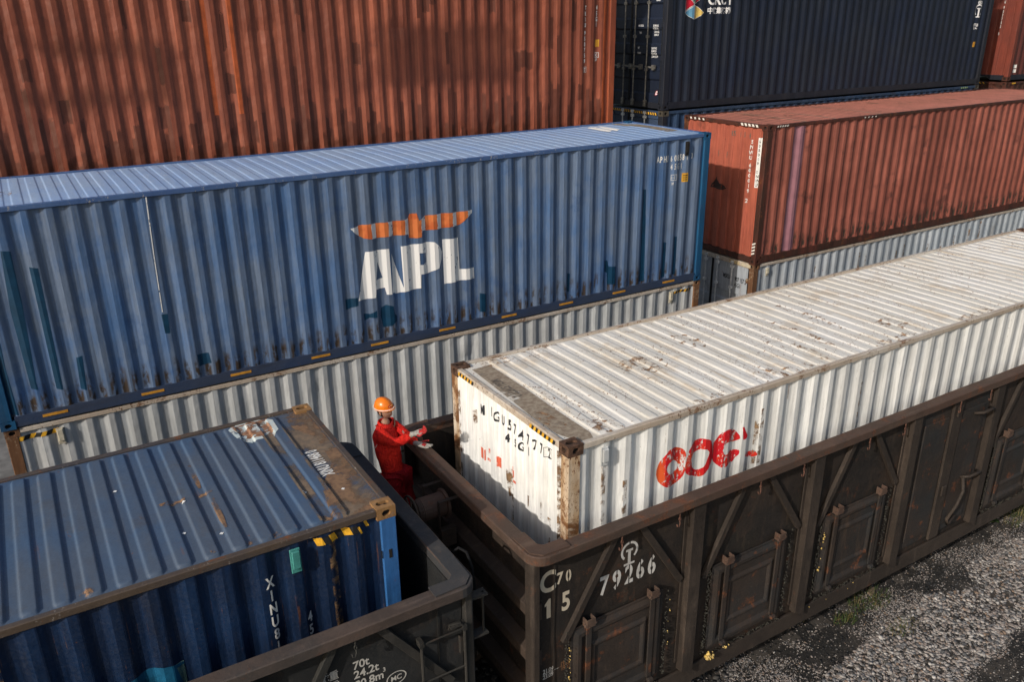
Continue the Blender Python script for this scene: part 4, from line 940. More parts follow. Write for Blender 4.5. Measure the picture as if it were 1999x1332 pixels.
m_stencil = worn('white_stencil_paint', (0.62, 0.60, 0.57), .95, (0.50, 0.48, 0.45), sc=35)
m_cstencil = worn('cream_stencil_paint', (0.56, 0.49, 0.38), .95, sc=35)
m_foam = flat('dark_sealing_foam', (0.028, 0.026, 0.020), .8, var=.5)
m_foamy = flat('yellow_sealing_foam', (0.52, 0.36, 0.10), .45, var=.5, sc=40)
m_coal = flat('coal', (0.010, 0.010, 0.011), .5, var=.5, sc=30)

def rounded_rect(x0, x1, y0, y1, r, n=6):
    P = []
    for cx, cy, a0 in ((x1 - r, y0 + r, -90), (x1 - r, y1 - r, 0), (x0 + r, y1 - r, 90), (x0 + r, y0 + r, 180)):
        for i in range(n + 1):
            t = math.radians(a0 + 90 * i / n); P.append((cx + r * math.cos(t), cy + r * math.sin(t)))
    Q = []          # extra points along the long runs so that the rim can be a little bent
    for i, a in enumerate(P):
        b = P[(i + 1) % len(P)]; Q.append(a); d = math.hypot(b[0] - a[0], b[1] - a[1])
        k = 24 if d > 5 else (6 if d > 1 else 1)
        for j in range(1, k): Q.append((a[0] + (b[0] - a[0]) * j / k, a[1] + (b[1] - a[1]) * j / k))
    return Q
def lumps(mb, a, b, n, r, spread, mi=0, seed=0):
    rnd = random.Random(seed); a = Vector(a); b = Vector(b)
    for i in range(n):
        c = a.lerp(b, rnd.random()) + Vector((rnd.uniform(-1, 1) * spread, rnd.uniform(-1, .2) * spread * .7, rnd.uniform(-1, 1) * spread))
        q = r * rnd.uniform(.4, 1.3); vs = []
        for k in range(6):
            d = Vector(((1, 0, 0), (-1, 0, 0), (0, 1, 0), (0, -1, 0), (0, 0, 1), (0, 0, -1))[k]); vs.append(c + d * q * rnd.uniform(.6, 1.3))
        mb.add(vs, [(0, 2, 4), (2, 1, 4), (1, 3, 4), (3, 0, 4), (2, 0, 5), (1, 2, 5), (3, 1, 5), (0, 3, 5)], mi)

SIDES = []
def bulge(u, w): return -(.010 + .010 * mnoise.noise((u * 1.4, w * 1.6, 3)) + .006 * mnoise.noise((u * 4, w * 4, 5)))
def gondola(label, loc, mt, L=13.1, sealant=True, detail=True, mirror=False):
    """local: x 0..L, y 0 = near rim edge, W far, z from rail top"""
    W = 3.15; root = empty('open_wagon', label, 'railway wagon', loc, 'open wagons of the train')
    ZT, ZR = 3.143, 3.035
    yi = 0.13; ri = 0.15
    # rim: rounded ring
    mb = MB(); O = rounded_rect(0, L, 0, W, .17); I = rounded_rect(.165, L - .165, ri, W - ri, .05); n = len(O)
    v = [(x, y, ZT) for x, y in O] + [(x, y, ZT) for x, y in I] + [(x, y, ZR) for x, y in O] + [(x, y, ZR) for x, y in I]
    wv = lambda x, y, z: (x + .008 * mnoise.noise((y * 1.2, x * .2, z * .3)), y + (.012 * mnoise.noise((x * .8, y * .3, 1)) + .006 * mnoise.noise((x * 2.6, y, 4))), z + .010 * mnoise.noise((x * .9, y * .9, 8)))
    v = [wv(*p) for p in v]
    fs = []
    for i in range(n):
        j = (i + 1) % n
        fs += [(i, j, n + j, n + i), (2 * n + i, 2 * n + j, j, i), (n + i, n + j, 3 * n + j, 3 * n + i), (3 * n + i, 3 * n + j, 2 * n + j, 2 * n + i)]
    mis = []
    mb.add(v, fs)
    for k, f in enumerate(fs):
        cx = sum(v[q_][0] for q_ in f) / 4; mb.mi[k] = 1 if (cx < .19 or cx > L - .19) else 0
    mb.build('top_rim', [mt['rim'], mt['rimend']], root, bevel=.010)
    for cx, cy, a in ((0, 0, 0), (L, 0, 1), (0, W, 2), (L, W, 3)):       # welded corner gusset on the rim
        sx = 1 if cx == 0 else -1; sy = 1 if cy == 0 else -1
        g = MB(); P = [(.03, .12), (.12, .03), (.42, .02), (.42, .165), (.21, .165), (.165, .21), (.165, .44), (.02, .44)]
        g.prism([(cx + sx * p, cy + sy * r) for p, r in P], (0, 0, ZT + .001), (1, 0, 0), (0, 1, 0), (0, 0, .012)); g.build('rim_gusset', mt['rimend'], root)
    # body sheets
    for y0, y1, nm in ((yi, yi + .012, 'side_wall'), (W - yi - .012, W - yi, 'side_wall')):
        mb = MB()
        if y0 < 1: root_s = Surf([.12 + (L - .24) * i / 70 for i in range(71)], [.62 + (ZR - .62) * j / 12 for j in range(13)], bulge, lambda u, w, d: (u, yi - d, w)); root_s.sheet(mb); SIDES.append(root_s); mb.build(nm, mt['body'], root, smooth=True, fixn=False)
        else: mb.box(.12, L - .12, y0, y1, .62, ZR); mb.build(nm, mt['body'], root)
    mb = MB(); mb.box(.13, L - .13, yi + .012, yi + .016, 1.1, ZR); mb.box(.13, L - .13, W - yi - .016, W - yi - .012, 1.1, ZR); mb.build('wall_lining', mt['inner'], root)
    for x0 in (.16, L - .172):
        mb = MB(); mb.box(x0, x0 + .012, yi + .02, W - yi - .02, .9, ZR); mb.build('end_wall', mt['body'], root)
        xo = x0 - .13 if x0 < 1 else x0 + .012
        for z0 in (2.36, 1.80, 1.22):
            bm_ = MB()
            if x0 < 1: P = [(x0, z0 + .17), (xo + .01, z0 + .12), (xo + .01, z0), (x0, z0 - .03)]
            else: P = [(x0 + .012, z0 + .17), (xo + .12, z0 + .12), (xo + .12, z0), (x0 + .012, z0 - .03)]
            bm_.prism(P, (0, .11, 0), (1, 0, 0), (0, 0, 1), (0, W - .22, 0)); bm_.build('end_beam', mt['beam'], root, bevel=.006)
    mb = MB(); mb.box(.13, L - .13, yi + .02, W - yi - .02, loc_floor(mt) - .08, loc_floor(mt)); mb.build('floor', mt['inner'], root)
    # corner posts
    for cx in (0, L):
        for cy in (0, W):
            mb = MB(); sx = 1 if cx == 0 else -1; sy = 1 if cy == 0 else -1
            P = [(cx + sx * .02, cy + sy * .20), (cx + sx * .02, cy + sy * .10), (cx + sx * .04, cy + sy * .07), (cx + sx * .11, cy + sy * .07), (cx + sx * .11, cy + sy * .128), (cx + sx * .11, cy + sy * .20)]
            mb.prism(P, (0, 0, .72), (1, 0, 0), (0, 1, 0), (0, 0, ZR - .722)); mb.build('corner_post', mt['post'], root, bevel=.006)
    # seam strip by the corner
    xs = [2.10, 3.98, 5.83, 7.70, 9.56, 11.42] if not mirror else [L - a for a in (2.10, 3.98, 5.83, 7.70, 9.56, 11.42)][::-1]
    bays = [(.20, xs[0] - .09)] + [(a + .09, b - .09) for a, b in zip(xs, xs[1:])] + [(xs[-1] + .09, L - .20)]
    for side in (0, 1):
        fy = (lambda y: y) if side == 0 else (lambda y: W - y)
        def bx(mb, x0, x1, y0, y1, z0, z1, mi=0):
            a, b = sorted((fy(y0), fy(y1))); mb.box(x0, x1, a, b, z0, z1, mi)
        mb = MB(); bx(mb, .02, L - .02, .095, .128, .52, .76); mb.build('side_sill', mt['post'], root, bevel=.006)
        for x in xs:
            mb = MB(); P = [(x - .085, ZR), (x - .085, .82), (x + .085, .70), (x + .085, ZR)]
            mb.prism(P, (0, fy(.03), 0), (1, 0, 0), (0, 0, 1), (0, fy(.04) - fy(.03), 0))
            bx(mb, x - .085, x - .073, .04, .128, .80, ZR); bx(mb, x + .073, x + .085, .04, .128, .72, ZR)
            bx(mb, x - .13, x - .085, .112, .128, .9, ZR); bx(mb, x + .085, x + .13, .112, .128, .9, ZR)
            mb.build('side_stanchion', mt['post'], root, bevel=.004)
        if side == 1 and not detail: continue
        for bi, (b0, b1) in enumerate(bays):
            mid = (b0 + b1) / 2
            central = bi == 3
            if central:
                # tall double door with its own middle bar, pressed panels and lever locks
                for da, db in ((b0 + .04, mid - .01), (mid + .01, b1 - .04)):
                    d = MB(); bx(d, da, db, .100, .124, .88, ZR - .06)
                    for pa, pb, z0, z1 in ((da + .13, db - .13, 1.0, 2.8),):
                        bx(d, pa, pb, .078, .100, z0, z1); bx(d, pa + .07, pb - .07, .090, .0785, z0 + .07, z1 - .07)
                    do = d.build('side_door', mt['door'], root, bevel=.02)
                g = MB(); bx(g, mid - .11, mid + .11, .060, .100, .84, ZR - .03); g.build('door_bar', mt['post'], root, bevel=.008)
                for zz in (2.78, 1.55):
                    g = MB(); bx(g, mid - .05, mid + .05, .035, .060, zz, zz + .16); g.build('latch_block', mt['post'], root, bevel=.01)
                for zz in (2.72, 1.72):
                    g = MB(); g.tube([(b1 - .42, fy(.08), zz - .02), (b1 - .36, fy(-.01), zz + .01), (b1 - .24, fy(-.03), zz + .03), (b1 - .14, fy(-.02), zz + .02), (b1 - .10, fy(.05), zz)], .022, 8); g.build('lever_lock', mt['post'], root, smooth=True)
                g = MB(); g.tube([(b1 - .40, fy(.05), 1.70), (b1 - .42, fy(.0), 1.5), (b1 - .55, fy(-.01), 1.3), (b1 - .66, fy(.02), 1.12), (b1 - .58, fy(.04), 1.0), (b1 - .45, fy(.03), 1.1)], .025, 8); g.build('lever_arm', mt['post'], root, smooth=True)
                continue
            # braces
            zb = 1.96
            l0 = (b0 + .11, zb); l1 = (mid - .20, ZR - .02); r0 = (b1 - .06, zb + .12); r1 = (mid + .16, ZR - .02)
            if bi == 0 and not mirror: l0 = (.42, zb - .02); l1 = (1.05, ZR - .02); r1 = (1.34, ZR - .02)
            for p, q in ((l0, l1), (r0, r1)):
                g = MB(); P = Vector((p[0], fy(.108), p[1])); Q_ = Vector((q[0], fy(.108), q[1])); g.bar(P, Q_, .075, .050, up=(0, 1, 0)); g.build('diagonal_brace', mt['post'], root, bevel=.004)
            # drop door with raised frames
            da, db = mid - .60, mid + .62; z0, z1 = .86, 2.05
            if mt is WB and not mirror: pass
            d = MB(); c_ = [(da, z0 + .04), (da + .04, z0), (db - .04, z0), (db, z0 + .04), (db, z1), (da, z1)]
            d.prism(c_, (0, fy(.104), 0), (1, 0, 0), (0, 0, 1), (0, fy(.124) - fy(.104), 0))
            def frame(x0, x1, za, zb_, w, ya, yb):
                P1 = [(x0, za), (x1, za), (x1, zb_), (x0, zb_)]; P2 = [(x0 + w, za + w), (x1 - w, za + w), (x1 - w, zb_ - w), (x0 + w, zb_ - w)]
                k = w * .35; P1b = [(x0 + k, za + k), (x1 - k, za + k), (x1 - k, zb_ - k), (x0 + k, zb_ - k)]; P2b = [(x0 + w - k, za + w - k), (x1 - w + k, za + w - k), (x1 - w + k, zb_ - w + k), (x0 + w - k, zb_ - w + k)]
                vs = [(a, fy(yb), b) for a, b in P1] + [(a, fy(ya), b) for a, b in P1b] + [(a, fy(ya), b) for a, b in P2b] + [(a, fy(yb), b) for a, b in P2]
                d.add(vs, [(r * 4 + i, r * 4 + (i + 1) % 4, (r + 1) * 4 + (i + 1) % 4, (r + 1) * 4 + i) for r in range(3) for i in range(4)])
            frame(da + .03, db - .03, z0 + .03, z1 - .03, .13, .075, .104)
            frame(da + .24, db - .22, z0 + .28, z1 - .26, .085, .082, .104)
            do = d.build('drop_door', mt['door'], root, bevel=.005)
            for hx in (da + .20, db - .18):
                h = MB(); bx(h, hx - .055, hx + .055, .03, .11, z1 + .0, z1 + .012); bx(h, hx - .055, hx - .043, .03, .11, z1 + .012, z1 + .10); bx(h, hx + .043, hx + .055, .03, .11, z1 + .012, z1 + .10); bx(h, hx - .043, hx + .043, .03, .042, z1 + .012, z1 + .10)
                h.cyl((hx - .07, fy(.05), z1 + .03), (hx + .07, fy(.05), z1 + .03), .022, 8)
                h.build('door_hinge', mt['rim'], do, bevel=.003)
                h = MB(); bx(h, hx - .032, hx + .032, .062, .082, z0 + .10, z1 + .02); h.cyl((hx - .03, fy(.04), z0 + .08), (hx + .03, fy(.04), z0 + .08), .03, 8); h.build('hinge_strap', mt['door'], do, bevel=.003)
            if sealant and side == 0 and mt is WA:
                s = MB()
                for a, b, n_, k in (((da - .05, .10, z1), (da - .06, .10, z0), 120, 1), ((db + .05, .10, z1 + .05), (db + .04, .10, z0), 70, 2), ((da, .10, z0 - .05), (db, .10, z0 - .06), 110, 3)):
                    lumps(s, a, b, int(n_ * 1.3), .011, .022, 0, bi * 7 + k)
                if bi == 0: lumps(s, (da - .05, .05, z1 - .15), (da - .05, .05, .95), 26, .011, .012, 1, 5); lumps(s, (db + .05, .05, z1 - .1), (db + .05, .05, 1.2), 9, .007, .012, 1, 6)
                if bi == 1: lumps(s, (da - .03, .05, z0 + .0), (da + .05, .05, z0 - .05), 34, .022, .04, 1, 9); lumps(s, (da + .25, .05, z0 - .04), (da + .3, .05, z0 - .02), 6, .014, .02, 1, 10)
                if bi == 2: lumps(s, (da - .04, .05, z1 - .1), (da - .04, .05, 1.3), 12, .012, .015, 1, 15); lumps(s, (da - .4, .05, z0 - .1), (db, .05, z0 - .05), 5, .007, .05, 1, 16)
                s.build('sealing_foam', [m_foam, m_foamy], root)
        # hooks under the rim
        if side == 0:
            hk = sorted([b0 + .0 for b0, _ in []] + [mid_ for a, b in bays for mid_ in ((a + b) / 2 - .06,)] + [x - .30 for x in xs])
            if detail:
                for x in hk:
                    h = MB(); z = ZR - .0
                    h.tube([(x, fy(.02), z), (x, fy(.02), z - .06)], .009, 6); h.tube([(x + .012 * math.cos(t), fy(.018), z - .075 + .02 * math.sin(t)) for t in [PI * k / 4 for k in range(9)]], .007, 6)
                    h.tube([(x, fy(.02), z - .09), (x + .004, fy(.015), z - .13), (x - .012, fy(.01), z - .165), (x - .035, fy(.012), z - .155), (x - .036, fy(.015), z - .13)], .008, 6)
                    h.build('tie_hook', m_hook if mt is WA else mt['post'], root, smooth=True)
    # underframe and running gear
    mb = MB(); mb.box(.3, L - .3, W / 2 - .2, W / 2 + .2, .78, 1.0); mb.box(.3, .6, .4, W - .4, .8, 1.02); mb.box(L - .6, L - .3, .4, W - .4, .8, 1.02); mb.build('centre_sill', mt['inner'], root)
    for bxx in (1.95, L - 1.95):
        b = MB()
        for yy in (W / 2 - .98, W / 2 + .98):
            b.prism([(bxx - 1.15, .42), (bxx - 1.0, .60), (bxx - .35, .55), (bxx - .2, .74), (bxx + .2, .74), (bxx + .35, .55), (bxx + 1.0, .60), (bxx + 1.15, .42), (bxx + .95, .32), (bxx + .35, .26), (bxx - .35, .26), (bxx - .95, .32)], (0, yy - .05, 0), (1, 0, 0), (0, 0, 1), (0, .10, 0))
            for k in (-.12, .0, .12):
                for zz in range(6): b.cyl((bxx + k, yy, .34 + zz * .045), (bxx + k, yy, .36 + zz * .045), .055, 10)
        b.box(bxx - .15, bxx + .15, W / 2 - .95, W / 2 + .95, .55, .75)
        bo = b.build('bogie', mt['inner'], root)
        for wx in (bxx - .9, bxx + .9):
            for yy, s_ in ((W / 2 - .7175, 1), (W / 2 + .7175, -1)):
                w = MB(); w.cyl((wx, yy - .06, .42), (wx, yy + .06, .42), .42, 28); w.cyl((wx, yy + s_ * .06, .42), (wx, yy + s_ * .09, .42), .45, 28); w.cyl((wx, yy - s_ * .30, .42), (wx, yy - s_ * .06, .42), .09, 12)
                w.build('wheel', m_wheel, root)
            w = MB(); w.cyl((wx, W / 2 - .65, .42), (wx, W / 2 + .65, .42), .08, 12); w.build('axle', m_wheel, root)
    for s_, x in ((-1, 0.16), (1, L - .16)):
        c = MB(); c.box(min(x, x + s_ * .38), max(x, x + s_ * .38), W / 2 - .09, W / 2 + .09, .78, .98); c.box(min(x + s_ * .30, x + s_ * .455), max(x + s_ * .30, x + s_ * .455), W / 2 - .15, W / 2 + .12, .74, 1.02)
        c.build('coupler', m_wheel, root, bevel=.02)
        h = MB(); h.tube([(x + s_ * .0, W / 2 + .35, .85), (x + s_ * .2, W / 2 + .37, .6), (x + s_ * .40, W / 2 + .38, .45), (x + s_ * .45, W / 2 + .38, .48)], .025, 8); h.build('brake_hose', M_GASKET, root, smooth=True)
    return root

def loc_floor(mt): return 1.08 if mt is WA else .90
Ax, Ay = -0.62, -0.36
GA = gondola('brown rusty open wagon with stencilled numbers on its side, carrying the white container', (Ax, Ay, 0), WA)
GB = gondola('blackened open wagon with a grey rim and side ladder, carrying the dark blue container', (-1.19 - 13.1, -.345, 0), WB, mirror=True)

def wl(root, mb_name, m, items, yl, xo):
    kk = (5.6312 - .235) / (5.6312 - .28)      # measured on a plane 45 mm nearer: carried back to the sheet
    sf0 = SIDES[0] if root is GA else SIDES[1]; mb = MB()
    class _R:
        def decal(self, mb, pc, mi, off): sf0.decal(mb, ([(-3.999 + (u + xo + 3.999) * kk - xo, 7.792 - (7.792 - w) * kk) for u, w in pc[0]], pc[1]), mi, off)
    sf_ = _R()
    for it in items:
        if isinstance(it[0], str):
            t, x, z, h, k = it[:5]; rot = it[5] if len(it) > 5 else 0
            pc = text_poly(t, h, k, bold=.022)
            sf_.decal(mb, place(pc, x - xo, z, rot), 0, .003)
        else: sf_.decal(mb, place(it, -xo, 0), 0, .003)
    return mb.build(mb_name, m, root, fixn=False)
def stencil(ch, x, z, h, k, gap=.012, vertical=True):
    """one stencilled figure: the glyph with bridges cut out of it"""
    vs, fs = text_poly(ch, h, k, bold=.03)
    bm = bmesh.new(); vv = [bm.verts.new((a, b, 0)) for a, b in vs]
    for f in fs:
        try: bm.faces.new([vv[i] for i in f])
        except ValueError: pass
    xs_ = [v.co.x for v in bm.verts]; cx = (min(xs_) + max(xs_)) / 2
    cuts = [(cx + gap / 2, (1, 0, 0)), (cx - gap / 2, (1, 0, 0))]
    for c, nrm in cuts: bmesh.ops.bisect_plane(bm, geom=bm.verts[:] + bm.edges[:] + bm.faces[:], plane_co=(c, 0, 0), plane_no=nrm, dist=1e-6)
    bm.verts.index_update(); V2 = [(v.co.x - cx, v.co.y) for v in bm.verts]; F2 = []
    for f in bm.faces:
        if abs(f.calc_center_median().x - cx) > gap / 2 or ch in '157C': F2.append(tuple(v.index for v in f.verts))
    bm.free(); return place((V2, F2), x, z)
ys = .127
items = [stencil('C', -.405, 2.66, .24, .85), stencil('7', -.265, 2.70, .13, .85), stencil('0', -.165, 2.69, .13, .72, .01), place(poly2d([(-.022, 0), (.026, 0), (.026, .225), (.004, .225), (-.045, .17), (-.045, .145), (-.022, .155)]), -.40, 2.345), stencil('5', -.195, 2.36, .22, .72)]
wl(GA, 'stencil_lettering', m_cstencil, items, ys, Ax)
items = [stencil(c, x, z, .225, .72, .014) for c, x, z in (('7', .28, 2.345), ('9', .435, 2.35), ('2', .595, 2.355), ('6', .745, 2.355), ('6', .90, 2.35))]
wl(GA, 'number_lettering', m_stencil, items, ys, Ax)
items = [ring(.59, 2.745, .085, .112, -50, 85, 14, 1.0), ring(.59, 2.745, .085, .112, 95, 230, 14, 1.0), rect(.572, .608, 2.60, 2.74), rect(.545, .635, 2.74, 2.768), rect(.52, .66, 2.578, 2.603)]
wl(GA, 'railway_emblem', m_stencil, items, ys, Ax)
items = [('21.09', -.46, 1.665, .055, .75), ('23.09', -.46, 1.595, .055, .75), rect(-.46, -.27, 1.655, 1.66)]
wl(GA, 'date_lettering', m_stencil, items, ys, Ax)
wl(GA, 'faded_date_lettering', worn('brownish_stencil', (0.24, 0.12, 0.06), .8, sc=40), [('19.09.16', -.25, 1.665, .055, .7), ('19 5936', -.24, 1.60, .055, .7), rect(-.26, -.03, 1.655, 1.66)], ys, Ax)
# seam down the first sheet
mb = MB(); mb.box(-.31 - Ax, -.302 - Ax, ys - .003, ys + .003, .8, 3.0); mb.build('sheet_seam', WA['inner'], GA)
# ladder etc. on the left wagon
Bx = -14.29
m_bl = worn('pale_stencil_paint', (0.50, 0.48, 0.44), .96, sc=40)
items = [('70t', -2.375, 2.665, .085, .95), ('24.2t', -2.375, 2.565, .085, .95), ('80.8m', -2.375, 2.455, .085, .92), ('3', -2.115, 2.52, .045, .9), ('载重', -2.665, 2.655, .075, .8), ('自重', -2.665, 2.545, .075, .8), ('容积', -2.665, 2.435, .075, .8),
         ring(-1.995, 2.395, .062, .071, 0, 360, 26, 1.35), ('MC', -2.05, 2.37, .055, .95)]
wl(GB, 'load_lettering', m_bl, items, ys, Bx)
lad = MB()
for x in (-1.755, -1.325): lad.cyl((x - Bx, .055, 1.35), (x - Bx, .055, 2.68), .016, 8); lad.box(x - Bx - .02, x - Bx + .02, .04, .128, 2.64, 2.70); lad.box(x - Bx - .02, x - Bx + .02, .04, .128, 1.5, 1.56)
for z in (2.665, 2.235, 1.82, 1.42): lad.cyl((-1.755 - Bx, .055, z), (-1.325 - Bx, .055, z), .009, 8)
lad.box(-1.46 - Bx, -1.34 - Bx, .05, .12, 2.70, 2.71); lad.tube([(-1.46 - Bx, .11, 2.66), (-1.46 - Bx, .08, 2.73), (-1.36 - Bx, .06, 2.73)], .008, 6)
lad.build('side_ladder', WB['post'], GB)
mb = MB(); mb.box(-1.56 - Bx, -1.553 - Bx, ys - .003, ys + .003, .8, 3.0); mb.build('sheet_seam', WB['post'], GB)
g = MB(); X0 = 13.1
g.box(X0 - .10, X0 + .14, .10, .20, 2.88, 2.90); g.box(X0 - .10, X0 + .14, .10, .20, 2.44, 2.46); g.cyl((X0 + .11, .15, 2.44), (X0 + .11, .15, 2.90), .012, 8); g.build('grab_iron', WB['post'], GB)
g = MB(); g.tube([(X0 + .02, .62, 3.05), (X0 + .10, .58, 3.12), (X0 + .13, .48, 3.12), (X0 + .13, .38, 3.02), (X0 + .12, .32, 2.8)], .014, 8); g.build('hose_loop', flat('dull_hose_rubber', (.012, .012, .013), .95, spec=.1), GB, smooth=True)
# hand brake on the end of the right wagon
xa = lambda x: x - Ax
br = MB(); cy, cz = 1.42 - Ay, 2.83
br.cyl((xa(-.95), cy, cz), (xa(-.68), cy, cz), .135, 20); br.cyl((xa(-1.0), cy, cz), (xa(-.95), cy, cz), .11, 20, r2=.135); br.cyl((xa(-.68), cy, cz), (xa(-.645), cy, cz), .165, 20)
bo = br.build('brake_drum', WA['rim'], GA, bevel=.006, smooth=False)
wh = MB(); wh.tube([(xa(-1.05), cy + .19 * math.cos(t), cz + .19 * math.sin(t)) for t in [2 * PI * k / 24 for k in range(25)]], .013, 8)
for k in range(4):
    t = PI * k / 4; wh.cyl((xa(-1.05), cy + .19 * math.cos(t), cz + .19 * math.sin(t)), (xa(-1.05), cy - .19 * math.cos(t), cz - .19 * math.sin(t)), .009, 6)
wh.cyl((xa(-1.08), cy, cz), (xa(-.99), cy, cz), .03, 10); wh.build('hand_wheel', WA['beam'], GA, smooth=True)
ar = MB()
for y in (1.66, 1.27):
    ar.box(xa(-.80), xa(-.46), y - Ay - .025, y - Ay + .025, 2.955, 2.965); ar.box(xa(-.80), xa(-.79), y - Ay - .025, y - Ay + .025, 2.6, 2.955)
ar.box(xa(-.80), xa(-.62), 1.22 - Ay, 1.30 - Ay, 2.40, 2.62); ar.build('brake_bracket', WA['beam'], GA, bevel=.003)
pf = MB()
for k in range(5): pf.box(xa(-.98), xa(-.64), 1.95 - Ay + k * .15, 2.07 - Ay + k * .15, 1.93, 1.955)
pf.box(xa(-.98), xa(-.95), 1.9 - Ay, 2.7 - Ay, 1.90, 1.93); pf.box(xa(-.66), xa(-.60), 1.9 - Ay, 2.7 - Ay, 1.88, 1.93); pf.build('end_platform', WA['beam'], GA)
g = MB(); g.tube([(xa(-.60), 2.62 - Ay, 2.9), (xa(-.68), 2.62 - Ay, 2.9), (xa(-.68), 2.62 - Ay, 2.3), (xa(-.60), 2.62 - Ay, 2.3)], .012, 8); g.tube([(xa(-.60), 2.1 - Ay, 2.72), (xa(-.67), 2.1 - Ay, 2.72), (xa(-.67), 1.75 - Ay, 2.72), (xa(-.60), 1.75 - Ay, 2.72)], .010, 8); g.build('grab_iron', WA['beam'], GA, smooth=True)

# ------------------------------------------------------------------ ground, track, gravel
def ground_mat():
    m = Mat('cinder_ground'); n = m.noise(1.2, off=3, detail=7); k = m.noise(24, off=5, detail=6, rough=.75); s = m.noise(90, off=6, detail=3)
    c = m.mix(n.sst(.4, .65), (0.020, 0.019, 0.018), (0.055, 0.048, 0.042)); c = m.mix(k.sst(.5, .7) * .6, c, (0.10, 0.09, 0.082)); c = m.mix(s.sst(.6, .7) * .4, c, (0.22, 0.20, 0.19))
    return m.out(c, .85, 0, k * .02 + s * .006, 1.0, .3)
mb = MB()
def gz(x, y): return -0.12 + .02 * mnoise.noise((x * .5, y * .5, 0))
XS = [-400, -120, -40] + [-18 + i * 1.0 for i in range(0, 50)] + [60, 150, 400]; YS = [-400, -100, -30] + [-10 + i * 1.0 for i in range(0, 30)] + [40, 120, 400]
g = MB(); g.add([(x, y, gz(x, y)) for x in XS for y in YS], [(i * len(YS) + j, (i + 1) * len(YS) + j, (i + 1) * len(YS) + j + 1, i * len(YS) + j + 1) for i in range(len(XS) - 1) for j in range(len(YS) - 1)])
gr = g.build('ground', ground_mat(), smooth=True, fixn=False); gr['kind'] = 'structure'
yd = MB(); yd.box(-60, 70, 4.6, 30, -.10, -.045); yo_ = yd.build('yard_pavement', flat('yard_concrete', (.16, .155, .15), .85, var=.3, sc=3)); yo_['kind'] = 'structure'
tr = MB(); yc = Ay + 3.15 / 2
for yy in (yc - .7175 - .035, yc + .7175 + .035): tr.box(-30, 45, yy - .035, yy + .035, -.045, 0.0); tr.box(-30, 45, yy - .07, yy + .07, -.13, -.115); tr.box(-30, 45, yy - .01, yy + .01, -.115, -.045)
to = tr.build('railway_track', flat('rail_steel', (.09, .065, .05), .6, .4)); to['kind'] = 'structure'
sl = MB()
for i in range(120): x = -28 + i * .6; sl.box(x - .13, x + .13, yc - 1.25, yc + 1.25, -.30, -.117)
so = sl.build('railway_sleepers', flat('sleeper', (.06, .052, .045), .9)); so['kind'] = 'structure'

def pale(x, y):         # where the pale crushed stone lies; elsewhere coal dust has covered it
    n = mnoise.noise((x * .55, y * .9, 1.3)) + .5 * mnoise.noise((x * 1.7, y * 2.2, 4))
    e = -.12 + .05 * (x - 5)           # edge near the wagon
    band = (e - .35 - y) + .35 * n
    if x > 4.3 and x < 7.2: dark2 = (-1.50 + .18 * (x - 6.3) - y) + .25 * n
    elif x >= 7.2: dark2 = (-1.35 - .02 * (x - 7) - y) + .25 * n
    else: dark2 = -1
    return band, dark2
rnd = np.random.default_rng(5)
def pebbles(name, N, x0, x1, y0, y1, rmin, rmax, keep, cols, z0=-.118, label=None):
    t = (1 + 5 ** .5) / 2
    iv = np.array([(-1, t, 0), (1, t, 0), (-1, -t, 0), (1, -t, 0), (0, -1, t), (0, 1, t), (0, -1, -t), (0, 1, -t), (t, 0, -1), (t, 0, 1), (-t, 0, -1), (-t, 0, 1)]); iv /= np.linalg.norm(iv[0])
    if_ = np.array([(0,11,5),(0,5,1),(0,1,7),(0,7,10),(0,10,11),(1,5,9),(5,11,4),(11,10,2),(10,7,6),(7,1,8),(3,9,4),(3,4,2),(3,2,6),(3,6,8),(3,8,9),(4,9,5),(2,4,11),(6,2,10),(8,6,7),(9,8,1)])
    P = []
    while len(P) < N:
        x = rnd.uniform(x0, x1); y = rnd.uniform(y0, y1)
        if rnd.random() < keep(x, y): P.append((x, y))
    P = np.array(P); r = rmin + (rmax - rmin) * rnd.random(N) ** 2.2
    sc = np.stack([rnd.uniform(.8, 1.5, N), rnd.uniform(.7, 1.1, N), rnd.uniform(.35, .65, N)], 1) * r[:, None]
    a = rnd.uniform(0, 2 * PI, N); ca, sa = np.cos(a), np.sin(a)
    v = iv[None] * (1 + rnd.uniform(-.22, .22, (N, 12, 1))) * sc[:, None]
    tl = rnd.uniform(-.5, .5, (N, 1)); v[:, :, 2] += v[:, :, 0] * tl
    vx = v[:, :, 0] * ca[:, None] - v[:, :, 1] * sa[:, None]; vy = v[:, :, 0] * sa[:, None] + v[:, :, 1] * ca[:, None]
    V_ = np.stack([vx + P[:, 0:1], vy + P[:, 1:2], v[:, :, 2] + z0 + (sc[:, 2:3] * .5)], 2).reshape(-1, 3)
    F = (if_[None] + (np.arange(N) * 12)[:, None, None]).reshape(-1)
    me = bpy.data.meshes.new(name); nf = N * 20
    me.vertices.add(len(V_)); me.vertices.foreach_set('co', V_.reshape(-1).astype(np.float32))
    me.loops.add(nf * 3); me.loops.foreach_set('vertex_index', F.astype(np.int32))
    me.polygons.add(nf); me.polygons.foreach_set('loop_start', np.arange(0, nf * 3, 3, dtype=np.int32))
    mi = np.repeat(rnd.choice(len(cols), N, p=[c[1] for c in cols]), 20).astype(np.int32); me.polygons.foreach_set('material_index', mi)
    for c, _ in cols: me.materials.append(c)
    me.update(calc_edges=True)
    o = bpy.data.objects.new(name, me); COL.objects.link(o); o['kind'] = 'stuff'
    if label: o['label'] = label; o['category'] = name.replace('_', ' ')
    return o
def st_(n, c): return flat(n, c, .8, var=.3, sc=12)
